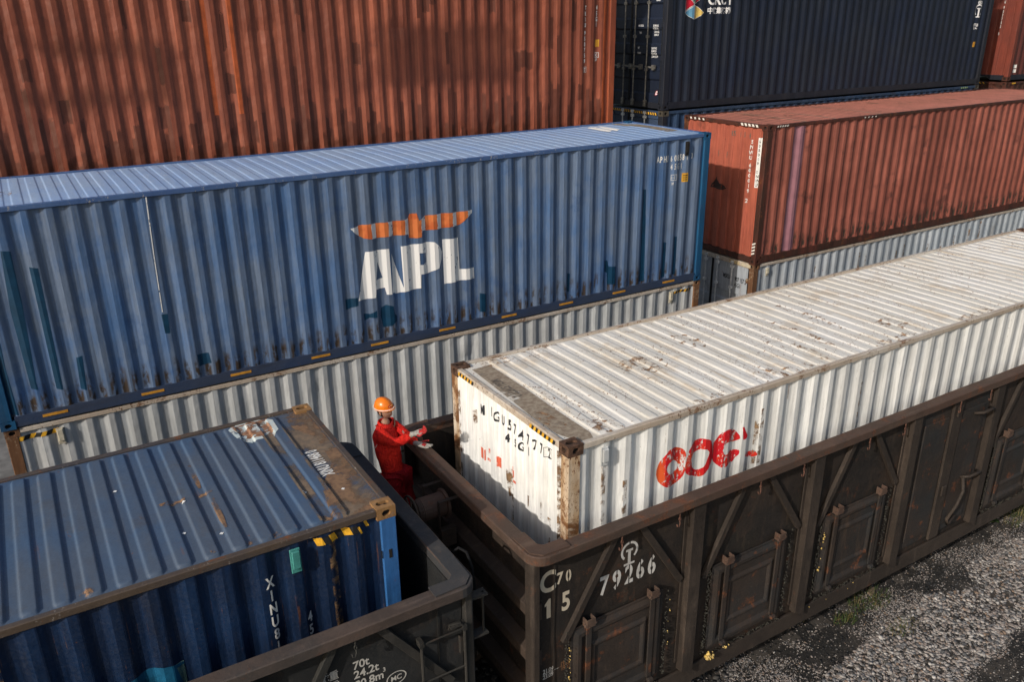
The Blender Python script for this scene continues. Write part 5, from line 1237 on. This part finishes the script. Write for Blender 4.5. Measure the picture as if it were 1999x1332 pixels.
stones = [(st_('pale_grey_stone', (.30, .28, .265)), .28), (st_('warm_grey_stone', (.225, .195, .18)), .34), (st_('slate_stone', (.11, .112, .118)), .15), (st_('white_stone', (.40, .38, .36)), .05), (st_('tan_stone', (.20, .145, .11)), .05), (st_('dark_stone', (.05, .047, .044)), .13)]
def k1(x, y):
    b, d = pale(x, y); return 1.0 if (b > 0 and d < 0) else .0
pebbles('crushed_stone', 34000, 1.0, 11.5, -3.2, .8, .010, .034, k1, stones, label='pale crushed stone strip on the ground beside the brown wagon')
def k2(x, y):
    b, d = pale(x, y)
    if b > .1 and d < -.1: return .05
    if d > .08: return .12
    n = mnoise.noise((x * .9, y * 1.4, 7)); n += .6 * mnoise.noise((x * 3.1, y * 4.0, 2)); return max(.05, min(1, .55 + n * 1.4 + b * .5))
pebbles('fine_gravel', 60000, .5, 13, -3.4, 1.3, .005, .015, k2, [(stones[1][0], .46), (stones[2][0], .16), (stones[5][0], .14), (stones[0][0], .20), (stones[4][0], .04)], label='fine gravel mixed with coal dust beside the wagon')
pebbles('coal_dust', 14000, .5, 13, -3.4, 1.6, .006, .022, lambda x, y: .25 if (pale(x, y)[0] > 0 and pale(x, y)[1] < 0) else 1, [(m_coal, 1.0)], label='spilled black coal crumbs along the wagon')
pebbles('ballast', 9000, -3, 3, .0, 5.0, .015, .045, lambda x, y: 1, [(stones[5][0], .6), (m_coal, .3), (stones[2][0], .1)], z0=-.125, label='dark ballast stones between the wagons')
for i, (x, y, s, rz) in enumerate(((5.55, .10, .10, .5), (6.35, .28, .11, .4), (3.95, .27, .08, .9))):
    b = MB(); b.box(-s, s, -.045, .045, 0, .03); o = b.build('wood_chip', flat('old_wood_%d' % i, (.16, .12, .08), .8, var=.4), bevel=.006); o.location = (x, y, -.11); o.rotation_euler = (.1, .05, rz)
    o['label'] = ('flat brown wood piece beside the larger grass tuft', 'brown wood offcut close to the wagon under the third door', 'small brown wood bit near the wagon below the second door')[i]; o['category'] = 'wood piece'
    if i == 2: pass
# grass and weeds
m_g1 = flat('green_grass', (.045, .080, .018), .6, var=.4, sc=30); m_g2 = flat('dry_grass', (.16, .13, .05), .7, var=.4, sc=30)
def tuft(name, label, x, y, R_, n, h, dry=.2, seed=1):
    rn = random.Random(seed); mb = MB()
    for i in range(n):
        a = rn.uniform(0, 2 * PI); r = R_ * rn.random() ** .7; px, py = x + r * math.cos(a) * 1.4, y + r * math.sin(a) * .7; b = rn.uniform(0, 2 * PI); hh = h * rn.uniform(.4, 1.2); w = rn.uniform(.002, .004)
        dx, dy = math.cos(b), math.sin(b); ln = hh * rn.uniform(.3, 1.1)
        P = [(px, py, -.125), (px + dx * ln * .3, py + dy * ln * .3, -.12 + hh * .6), (px + dx * ln, py + dy * ln, -.12 + hh * rn.uniform(.5, 1))]
        vs = []
        for k, p in enumerate(P):
            ww = w * (1, .8, .15)[k]; vs += [(p[0] - dy * ww, p[1] + dx * ww, p[2]), (p[0] + dy * ww, p[1] - dx * ww, p[2])]
        mb.add(vs, [(0, 1, 3, 2), (2, 3, 5, 4)], 1 if rn.random() < dry else 0)
    o = mb.build(name, [m_g1, m_g2], fixn=False); o['label'] = label; o['category'] = 'grass'; return o
tuft('grass_tuft', 'largest green grass tuft, on the gravel below the third wagon door', 5.35, -.02, .30, 300, .10, .35, 1)
tuft('grass_tuft', 'sparse yellowish grass tuft closer to the pale stones', 5.25, -.62, .22, 130, .09, .6, 2)
tuft('grass_tuft', 'thin green grass blades at the foot of the wagon under the second stanchion', 4.2, .30, .18, 110, .13, .1, 3)
tuft('grass_tuft', 'small green grass tuft left of the largest one', 4.72, -.10, .16, 130, .09, .3, 4)
tuft('grass_tuft', 'grass patch at the right edge of the photo beside the leafy weed', 9.5, .05, .45, 420, .16, .5, 6)
wd = empty('leafy_weed', 'broad-leaved green weed beside the wagon at the right edge', 'weed', (8.75, .22, -.12)); rn = random.Random(3)
for i in range(14):
    a = rn.uniform(0, 2 * PI); l = rn.uniform(.10, .2); e = rn.uniform(.2, .9); mb = MB()
    d = Vector((math.cos(a) * math.cos(e), math.sin(a) * math.cos(e), math.sin(e))); s = Vector((-math.sin(a), math.cos(a), 0))
    P = [Vector((0, 0, 0)), d * l * .35 + s * .03, d * l * .7 + s * .035, d * l + Vector((0, 0, -.02)), d * l * .7 - s * .035, d * l * .35 - s * .03]; mid = d * l * .5 + Vector((0, 0, .012))
    mb.add([tuple(p) for p in P] + [tuple(mid)], [(0, 1, 6), (1, 2, 6), (2, 3, 6), (3, 4, 6), (4, 5, 6), (5, 0, 6)]); mb.build('leaf', m_g1, wd, fixn=False, loc=(rn.uniform(-.05, .05), rn.uniform(-.04, .04), .02))
# ------------------------------------------------------------------ added unseen girder: its hanging boards cast the shadows on the red container
y_ = 8.85 - .36 * 10
cr = empty('shade_caster', 'added unseen yellow girder with hanging boards that shade the brick red container', 'shade caster', (-6.6, y_, 0))
m_cr = flat('shade_caster_yellow', (.45, .28, .03), .5, var=.2, sc=4)
b = MB(); b.box(-26, 46, -.5, .5, 15.4, 16.6); b.build('girder', m_cr, cr)
for x in (-25, 45):
    b = MB(); b.box(x - .35, x + .35, -.35, .35, 0, 15.4); b.build('leg', m_cr, cr)
b = MB(); b.box(-1.32, 1.28, -.06, .06, 12.36, 13.31); b.build('shade_board', m_cr, cr, bevel=.02)  # board shaped to cast the right-hand shadow on the red side
b = MB(); b.box(-6.8, -5.3, -.05, .05, 13.04, 13.16); b.box(-7.0, -5.05, -.05, .05, 12.28, 12.44); b.box(-5.3, -5.05, -.05, .05, 12.44, 13.16); b.build('shade_frame', m_cr, cr)  # bars shaped to cast the left-hand shadow
b = MB()
for x in (-1.2, 1.2, -6.6, -5.2): b.cyl((x, 0, 13.1), (x, 0, 15.4), .012, 6)
b.build('cable', M_GASKET, cr)

# ------------------------------------------------------------------ the worker
def skin_mesh(joints, edges, rad, levels=2, root=0):
    me = bpy.data.meshes.new('sk'); me.from_pydata([tuple(j) for j in joints], edges, [])
    ob = bpy.data.objects.new('sk', me); COL.objects.link(ob)
    md = ob.modifiers.new('s', 'SKIN'); md.use_smooth_shade = True
    for i, r in enumerate(rad):
        sv = me.skin_vertices[0].data[i]; sv.radius = r if isinstance(r, tuple) else (r, r); sv.use_root = (i == root)
    sd = ob.modifiers.new('u', 'SUBSURF'); sd.levels = levels; sd.render_levels = levels
    bpy.context.view_layer.update()
    out = bpy.data.meshes.new_from_object(ob.evaluated_get(bpy.context.evaluated_depsgraph_get()))
    bpy.data.objects.remove(ob)
    vs = [tuple(v.co) for v in out.vertices]; fs = [tuple(p.vertices) for p in out.polygons]; bpy.data.meshes.remove(out)
    return vs, fs
def cloth(name, c1, c2, sc=22):
    SEED[0] += 1.3; m = Mat(name); n = m.noise(5, off=SEED[0], detail=3); w = m.noise(sc, (1, 1, .6), off=SEED[0] + 2, detail=3, dist=1.2)
    return m.out(m.mix(n.sst(.35, .65), c1, c2), .8, 0, w * .045 + n * .03, 1.0, .25)
m_skin = flat('skin', (.36, .19, .125), .55, var=.12, sc=10)
m_jack = cloth('orange_red_jacket_cloth', (.74, .022, .010), (.58, .013, .010))
m_trou = cloth('red_trouser_cloth', (.42, .008, .012), (.32, .006, .012))
m_boot = flat('black_boot_leather', (.02, .018, .016), .6)
m_glove = flat('grey_knit_glove', (.32, .30, .27), .9, var=.3, sc=60)
m_gred = flat('red_rubber_glove_palm', (.42, .03, .028), .6, var=.3, sc=40)
m_helm = flat('orange_helmet_shell', (.80, .19, .008), .28, var=.05, sc=8, spec=.6)
m_hair = flat('black_hair', (.012, .010, .010), .6)
m_wtrim = flat('white_trim', (.70, .66, .60), .6, var=.1)
m_badge = flat('red_badge', (.45, .01, .02), .5)
m_gold = flat('gold_mark', (.75, .5, .12), .4)
PX, PY, PZ = -.80, 2.17, 1.955
man = empty('person', 'worker in red coveralls, orange hard hat and grey gloves leaning over the wagon end', 'person', (PX, PY, PZ))
w2 = lambda *p: (p[0] - PX, p[1] - PY, p[2] - PZ)
# skeleton (world metres)
J = [w2(-.88, 2.26, 2.84),      # 0 pelvis
     w2(-.905, 2.36, 3.05),     # 1 waist
     w2(-.89, 2.43, 3.27),      # 2 chest
     w2(-.88, 2.445, 3.42),     # 3 neck base
     w2(-.875, 2.43, 3.50),     # 4 neck
     w2(-1.00, 2.37, 3.345),    # 5 right shoulder (image left)
     w2(-.885, 2.16, 3.285),    # 6 right elbow
     w2(-.69, 2.03, 3.425),     # 7 right wrist
     w2(-.745, 2.50, 3.36),     # 8 left shoulder
     w2(-.66, 2.33, 3.235),     # 9 left elbow
     w2(-.60, 2.17, 3.205),     # 10 left wrist
     w2(-.94, 2.17, 2.80), w2(-.95, 2.10, 2.42), w2(-.94, 2.20, 2.04),      # 11-13 right leg
     w2(-.80, 2.28, 2.80), w2(-.74, 2.17, 2.42), w2(-.745, 2.22, 2.04)]     # 14-16 left leg
E_ = [(0, 1), (1, 2), (2, 3), (3, 4), (2, 5), (5, 6), (6, 7), (2, 8), (8, 9), (9, 10), (0, 11), (11, 12), (12, 13), (0, 14), (14, 15), (15, 16)]
body_r = [(.080, .065), (.080, .060), (.115, .080), .055, .050, .055, .036, .026, .055, .036, .026, .075, .052, .036, .075, .052, .036]
bv, bf = skin_mesh(J, E_, body_r)
# head: one shaped sphere with brow, nose, chin, ears, welded into the body mesh
HC = Vector(w2(-.890, 2.400, 3.618))
Fd = Vector((.46, -.86, .00)).normalized(); Up = Vector((-.16, -.02, .98)); Up = (Up - Fd * Up.dot(Fd)).normalized(); Rt = Fd.cross(Up)
KH = [.94]
def hpt(a, b, c): return HC + (Rt * a + Fd * b + Up * c) * KH[0]       # right, forward, up
hv = []; hf_ = []; NA, NB = 28, 20
for j in range(NB + 1):
    t = PI * j / NB
    for i in range(NA):
        p = 2 * PI * i / NA; x = math.sin(t) * math.cos(p); y = math.sin(t) * math.sin(p); z = math.cos(t)
        X_, Y_, Z_ = x * .077, y * .095, z * .115
        if z < 0: X_ *= 1 - .30 * (-z) ** 1.5; Y_ *= 1 - .12 * (-z); 
        if y > 0:
            g = lambda cx, cz, s: math.exp(-((X_ - cx) ** 2 + (Z_ - cz) ** 2) / (2 * s * s))
            Y_ += .026 * g(0, -.018, .011) + .014 * g(0, .008, .009) - .012 * g(.031, .012, .013) - .012 * g(-.031, .012, .013) + .008 * g(0, .034, .03) + .009 * g(0, -.058, .016) + .010 * g(0, -.095, .02) - .006 * g(0, -.048, .006) + .006 * g(.04, -.02, .015) + .006 * g(-.04, -.02, .015)
        hv.append(tuple(hpt(X_, Y_, Z_)))
for j in range(NB):
    for i in range(NA): hf_.append((j * NA + i, j * NA + (i + 1) % NA, (j + 1) * NA + (i + 1) % NA, (j + 1) * NA + i))
mb = MB(); mb.add(bv, bf); mb.add(hv, hf_)
for s in (-1, 1):
    n0 = len(mb.v); ev = []
    for j in range(7):
        for i in range(10):
            t = PI * j / 6; p = 2 * PI * i / 10; ev.append(tuple(hpt(s * (.078 + .010 * math.sin(t) * math.cos(p)), -.008 + .018 * math.sin(t) * math.sin(p), -.005 + .032 * math.cos(t))))
    mb.add(ev, [(j * 10 + i, j * 10 + (i + 1) % 10, (j + 1) * 10 + (i + 1) % 10, (j + 1) * 10 + i) for j in range(6) for i in range(10)])
body = mb.build('body', m_skin, man, smooth=True, fixn=False)
def blob(name, mat, c, a, b_, d, parent, rot=(Rt, Fd, Up), half=False):
    m_ = MB(); v = []
    for j in range(11):
        for i in range(16):
            t = PI * j / 10; p = 2 * PI * i / 16; q_ = Vector(c) + rot[0] * a * math.sin(t) * math.cos(p) + rot[1] * b_ * math.sin(t) * math.sin(p) + rot[2] * d * math.cos(t); v.append(tuple(q_))
    m_.add(v, [(j * 16 + i, j * 16 + (i + 1) % 16, (j + 1) * 16 + (i + 1) % 16, (j + 1) * 16 + i) for j in range(10) for i in range(16)])
    return m_.build(name, mat, parent, smooth=True)
for s in (-1, 1):
    blob('eye', M_GASKET, hpt(s * .031, .083, .012), .013, .006, .005, man)
    blob('eyebrow', m_hair, hpt(s * .031, .090, .031), .018, .004, .004, man)
blob('mouth', flat('lips', (.25, .08, .06), .5), hpt(0, .092, -.050), .023, .006, .006, man)
# hair under the helmet
mb = MB(); v = []; 
for j in range(9):
    for i in range(24):
        t = PI * .18 + PI * .50 * j / 8; p = 2 * PI * i / 24; v.append(tuple(hpt(.083 * math.sin(t) * math.cos(p), -.004 + (.100 if math.sin(p) < .3 else .088) * math.sin(t) * math.sin(p), .118 * math.cos(t) + .012)))
mb.add(v, [(j * 24 + i, j * 24 + (i + 1) % 24, (j + 1) * 24 + (i + 1) % 24, (j + 1) * 24 + i) for j in range(8) for i in range(24) if not (math.sin(2 * PI * (i + .5) / 24) > .25 and j > 3)])
mb.build('hair', m_hair, man, smooth=True, fixn=False)
KH[0] = .81
# helmet: shell with ridge, brim, white edge line, badge
hm = MB(); v = []; NJ, NI = 14, 36
def hel(t, p):
    x, y, z = math.sin(t) * math.cos(p), math.sin(t) * math.sin(p), math.cos(t)
    r = 1 + .025 * math.exp(-(x / .16) ** 2) * (z > .15)
    X_, Y_, Z_ = x * .118 * r, y * .140 * r, z * .132 * r
    return X_, Y_ - .004, Z_ + .074
for j in range(NJ + 1):
    t = PI * .5 * j / NJ
    for i in range(NI): v.append(tuple(hpt(*hel(t, 2 * PI * i / NI))))
for k, (ex, dz_) in enumerate(((.010, -.004), (.016, -.012), (.010, -.016), (-.006, -.010))):
    for i in range(NI):
        p = 2 * PI * i / NI; x, y = math.cos(p), math.sin(p); f = max(0, y) ** 1.6
        v.append(tuple(hpt(x * (.118 + ex), y * (.140 + ex + .032 * f) - .004, (.076 + dz_ - .004 * f))))
nr = NJ + 1 + 4
hm.add(v, [(j * NI + i, j * NI + (i + 1) % NI, (j + 1) * NI + (i + 1) % NI, (j + 1) * NI + i) for j in range(nr - 1) for i in range(NI)])
helm = hm.build('hard_hat', m_helm, man, smooth=True, fixn=False)
wt = MB(); wt.tube([tuple(hpt(.127 * math.cos(p), (.150 + .020 * max(0, math.sin(p)) ** 1.6) * math.sin(p) - .004, 0.075 - .002 * max(0, math.sin(p)))) for p in [2 * PI * i / 36 for i in range(37)]], .0055, 6); wt.build('rim_line', m_wtrim, helm, smooth=True)
bg = MB(); P = []
for i in range(20):
    a = 2 * PI * i / 20; px = .050 * math.cos(a); pz = .109 + .020 * math.sin(a); yy = math.sqrt(max(0, 1 - (px / .118) ** 2 - ((pz - .074) / .132) ** 2)) * .140 + .002
    P.append(tuple(hpt(px, yy, pz)))
cpt = tuple(hpt(0, .142, .112)); bg.add(P + [cpt], [(i, (i + 1) % 20, 20) for i in range(20)]); bgo = bg.build('badge', m_badge, helm, fixn=False)
for k in (-.028, 0, .028): blob('badge_dot', m_gold, hpt(k, .139 - abs(k) * .12, .111), .007, .004, .007, helm)
# jacket
JJ = [J[0], J[1], J[2], J[3], J[5], J[6], tuple(Vector(J[6]).lerp(Vector(J[7]), .82)), J[8], J[9], tuple(Vector(J[9]).lerp(Vector(J[10]), .85)), w2(-.875, 2.25, 2.74)]
jr = [(.150, .125), (.150, .118), (.165, .125), (.085, .085), .088, .066, .052, .085, .062, .050, (.175, .150)]
jv, jf = skin_mesh(JJ, [(10, 0), (0, 1), (1, 2), (2, 3), (2, 4), (4, 5), (5, 6), (2, 7), (7, 8), (8, 9)], jr, 3, root=1)
jv2 = []
for p in jv:
    n = mnoise.noise((p[0] * 14, p[1] * 14, p[2] * 9)) * .014 + abs(mnoise.noise((p[0] * 22, p[1] * 22, p[2] * 16))) * -.010
    c = Vector(p); ax = Vector((J[2][0], J[2][1], p[2])); d = (c - ax); d = d.normalized() if d.length > 1e-5 else d; jv2.append(tuple(c + d * n))
mb = MB(); mb.add(jv2, jf); jk = mb.build('jacket', m_jack, man, smooth=True, fixn=False)
# collar
co = MB(); ck = Vector(J[3]) + Vector((0.0, -.005, .045)); rc_ = []
for h, r in ((-.06, .078), (-.02, .070), (-.008, .076), (-.02, .086), (-.06, .094)):
    for i in range(20):
        p = 2 * PI * i / 20 ; rc_.append(tuple(ck + Vector((math.cos(p) * r, math.sin(p) * r * .92, h + .018 * math.sin(p - 1.0)))))
co.add(rc_, [(j * 20 + i, j * 20 + (i + 1) % 20, (j + 1) * 20 + (i + 1) % 20, (j + 1) * 20 + i) for j in range(4) for i in range(20)]); co.build('collar', m_jack, jk, smooth=True, fixn=False)
# printed marks: chest lettering patch and sleeve strip, lying on the cloth
cf = Vector((.62, -.70, -.05)).normalized(); cr_ = cf.cross(Vector((0, 0, 1))).normalized()
def mark(name, c, a, b_, rot, mat, par):
    m_ = MB(); c = Vector(c); u = cr_ * math.cos(rot) + Vector((0, 0, 1)) * math.sin(rot); w = cf.cross(u)
    for k in range(4):
        cc = c + u * (k - 1.5) * a * .5; m_.add([tuple(cc - u * a * .2 - w * b_), tuple(cc + u * a * .2 - w * b_ * .8), tuple(cc + u * a * .18 + w * b_), tuple(cc - u * a * .2 + w * b_ * .9)], [(0, 1, 2, 3)])
    return m_.build(name, mat, par, fixn=False)
mark('chest_print', Vector(w2(-.80, 2.40, 3.335)) + cf * .125, .035, .014, .9, m_wtrim, jk)
mark('sleeve_print', Vector(w2(-1.04, 2.31, 3.26)) + Vector((-.045, -.07, .02)), .030, .007, -.35, m_wtrim, jk)
# trousers
TJ = [w2(-.87, 2.255, 2.80), J[11], J[12], w2(-.94, 2.20, 2.10), J[14], J[15], w2(-.745, 2.22, 2.10)]
tv, tf = skin_mesh(TJ, [(0, 1), (1, 2), (2, 3), (0, 4), (4, 5), (5, 6)], [(.145, .125), .108, .085, .072, .108, .085, .072], 3)
tv = [tuple(Vector(p) + Vector((1, 1, 0)) * mnoise.noise((p[0] * 16, p[1] * 16, p[2] * 12)) * .010) for p in tv]
mb = MB(); mb.add(tv, tf); mb.build('trousers', m_trou, man, smooth=True, fixn=False)
for k in (13, 16):
    c = Vector(J[k]); bt = MB(); f = Vector((.35, -.9, 0)).normalized(); sd = Vector((f.y, -f.x, 0)); v = []
    rows = [(-.09, .035, .05), (-.05, .045, .09), (.03, .042, .075), (.10, .046, .055), (.16, .038, .040), (.175, .02, .025)]
    for dd_, w_, h_ in rows:
        for i in range(10):
            t = 2 * PI * i / 10; v.append(tuple(Vector((c.x, c.y, .0)) + f * dd_ + sd * w_ * math.cos(t) + Vector((0, 0, 1)) * max(.0, (h_ + h_ * math.sin(t)))))
    n_r = len(rows); bt.add(v, [(j * 10 + i, j * 10 + (i + 1) % 10, (j + 1) * 10 + (i + 1) % 10, (j + 1) * 10 + i) for j in range(n_r - 1) for i in range(10)] + [tuple(range(10)), tuple(range((n_r - 1) * 10, n_r * 10))])
    bt.cyl((c.x, c.y, .03), (c.x, c.y, .18), .048, 12); bt.build('boot', m_boot, man, smooth=True)
# gloves: palm, four unequal bent fingers and a thumb from the side of the palm
def taper(mb, pts, r0, r1, mi=0, n=8):
    pts = [Vector(p) for p in pts]; e = None; v = []
    for i, p in enumerate(pts):
        d = (pts[min(i + 1, len(pts) - 1)] - pts[max(i - 1, 0)]).normalized()
        if e is None: e = d.orthogonal().normalized()
        e = (e - d * e.dot(d)).normalized(); g = d.cross(e); r = r0 + (r1 - r0) * i / (len(pts) - 1)
        for k in range(n):
            t = 2 * PI * k / n; v.append(tuple(p + (e * math.cos(t) + g * math.sin(t)) * r))
    f = [(i * n + k, i * n + (k + 1) % n, (i + 1) * n + (k + 1) % n, (i + 1) * n + k) for i in range(len(pts) - 1) for k in range(n)] + [tuple(range(n)), tuple(range((len(pts) - 1) * n, len(pts) * n))]
    mb.add(v, f, mi)
def glove(wrist, d, pn, curl, thumb_s):
    """d: along the hand, pn: the way the palm faces, curl in radians per joint"""
    wrist = Vector(wrist); d = Vector(d).normalized(); pn = Vector(pn); pn = (pn - d * pn.dot(d)).normalized(); s = d.cross(pn) * thumb_s
    mb = MB()
    v = []
    for a, w_, h_ in ((-.05, .033, .030), (-.01, .030, .024), (.02, .038, .022), (.055, .046, .020), (.09, .045, .017), (.10, .040, .012)):
        for i in range(14):
            t = 2 * PI * i / 14; v.append(tuple(wrist + d * a + s * w_ * math.cos(t) + pn * h_ * math.sin(t)))
    fs = [(j * 14 + i, j * 14 + (i + 1) % 14, (j + 1) * 14 + (i + 1) % 14, (j + 1) * 14 + i) for j in range(5) for i in range(14)] + [tuple(range(14)), tuple(range(70, 84))]
    b0 = len(mb.f); mb.add(v, fs)
    for k, f in enumerate(fs):
        if len(f) == 4 and 2 <= (f[0] % 14) <= 4 and f[0] // 14 >= 3: mb.mi[b0 + k] = 1
    for k, (off, ln) in enumerate(((.034, .078), (.012, .086), (-.011, .080), (-.032, .064))):
        p = wrist + d * .092 + s * off; pts = [p]; a = curl * (.55 + .15 * k); ang = 0
        for seg in (.45, .30, .25):
            ang += a; dd_ = d * math.cos(ang) + pn * math.sin(ang) + s * off * .8; p = p + dd_.normalized() * ln * seg; pts.append(p)
        taper(mb, pts, .0115, .009, 1 if k in (0, 1, 2, 3) and curl > .3 else 0)
    p = wrist + d * .03 + s * .036; taper(mb, [p, p + d * .026 + s * .026 + pn * .012, p + d * .052 + s * .034 + pn * .026, p + d * .074 + s * .030 + pn * .036], .0145, .0105, 1)
    return mb.build('glove', [m_glove, m_gred], man, smooth=True)
glove(J[7], (.75, -.52, .30), (-.25, -.35, .9), .55, 1)
glove(J[10], (.62, -.72, -.16), (.25, -.45, .85), .22, -1)
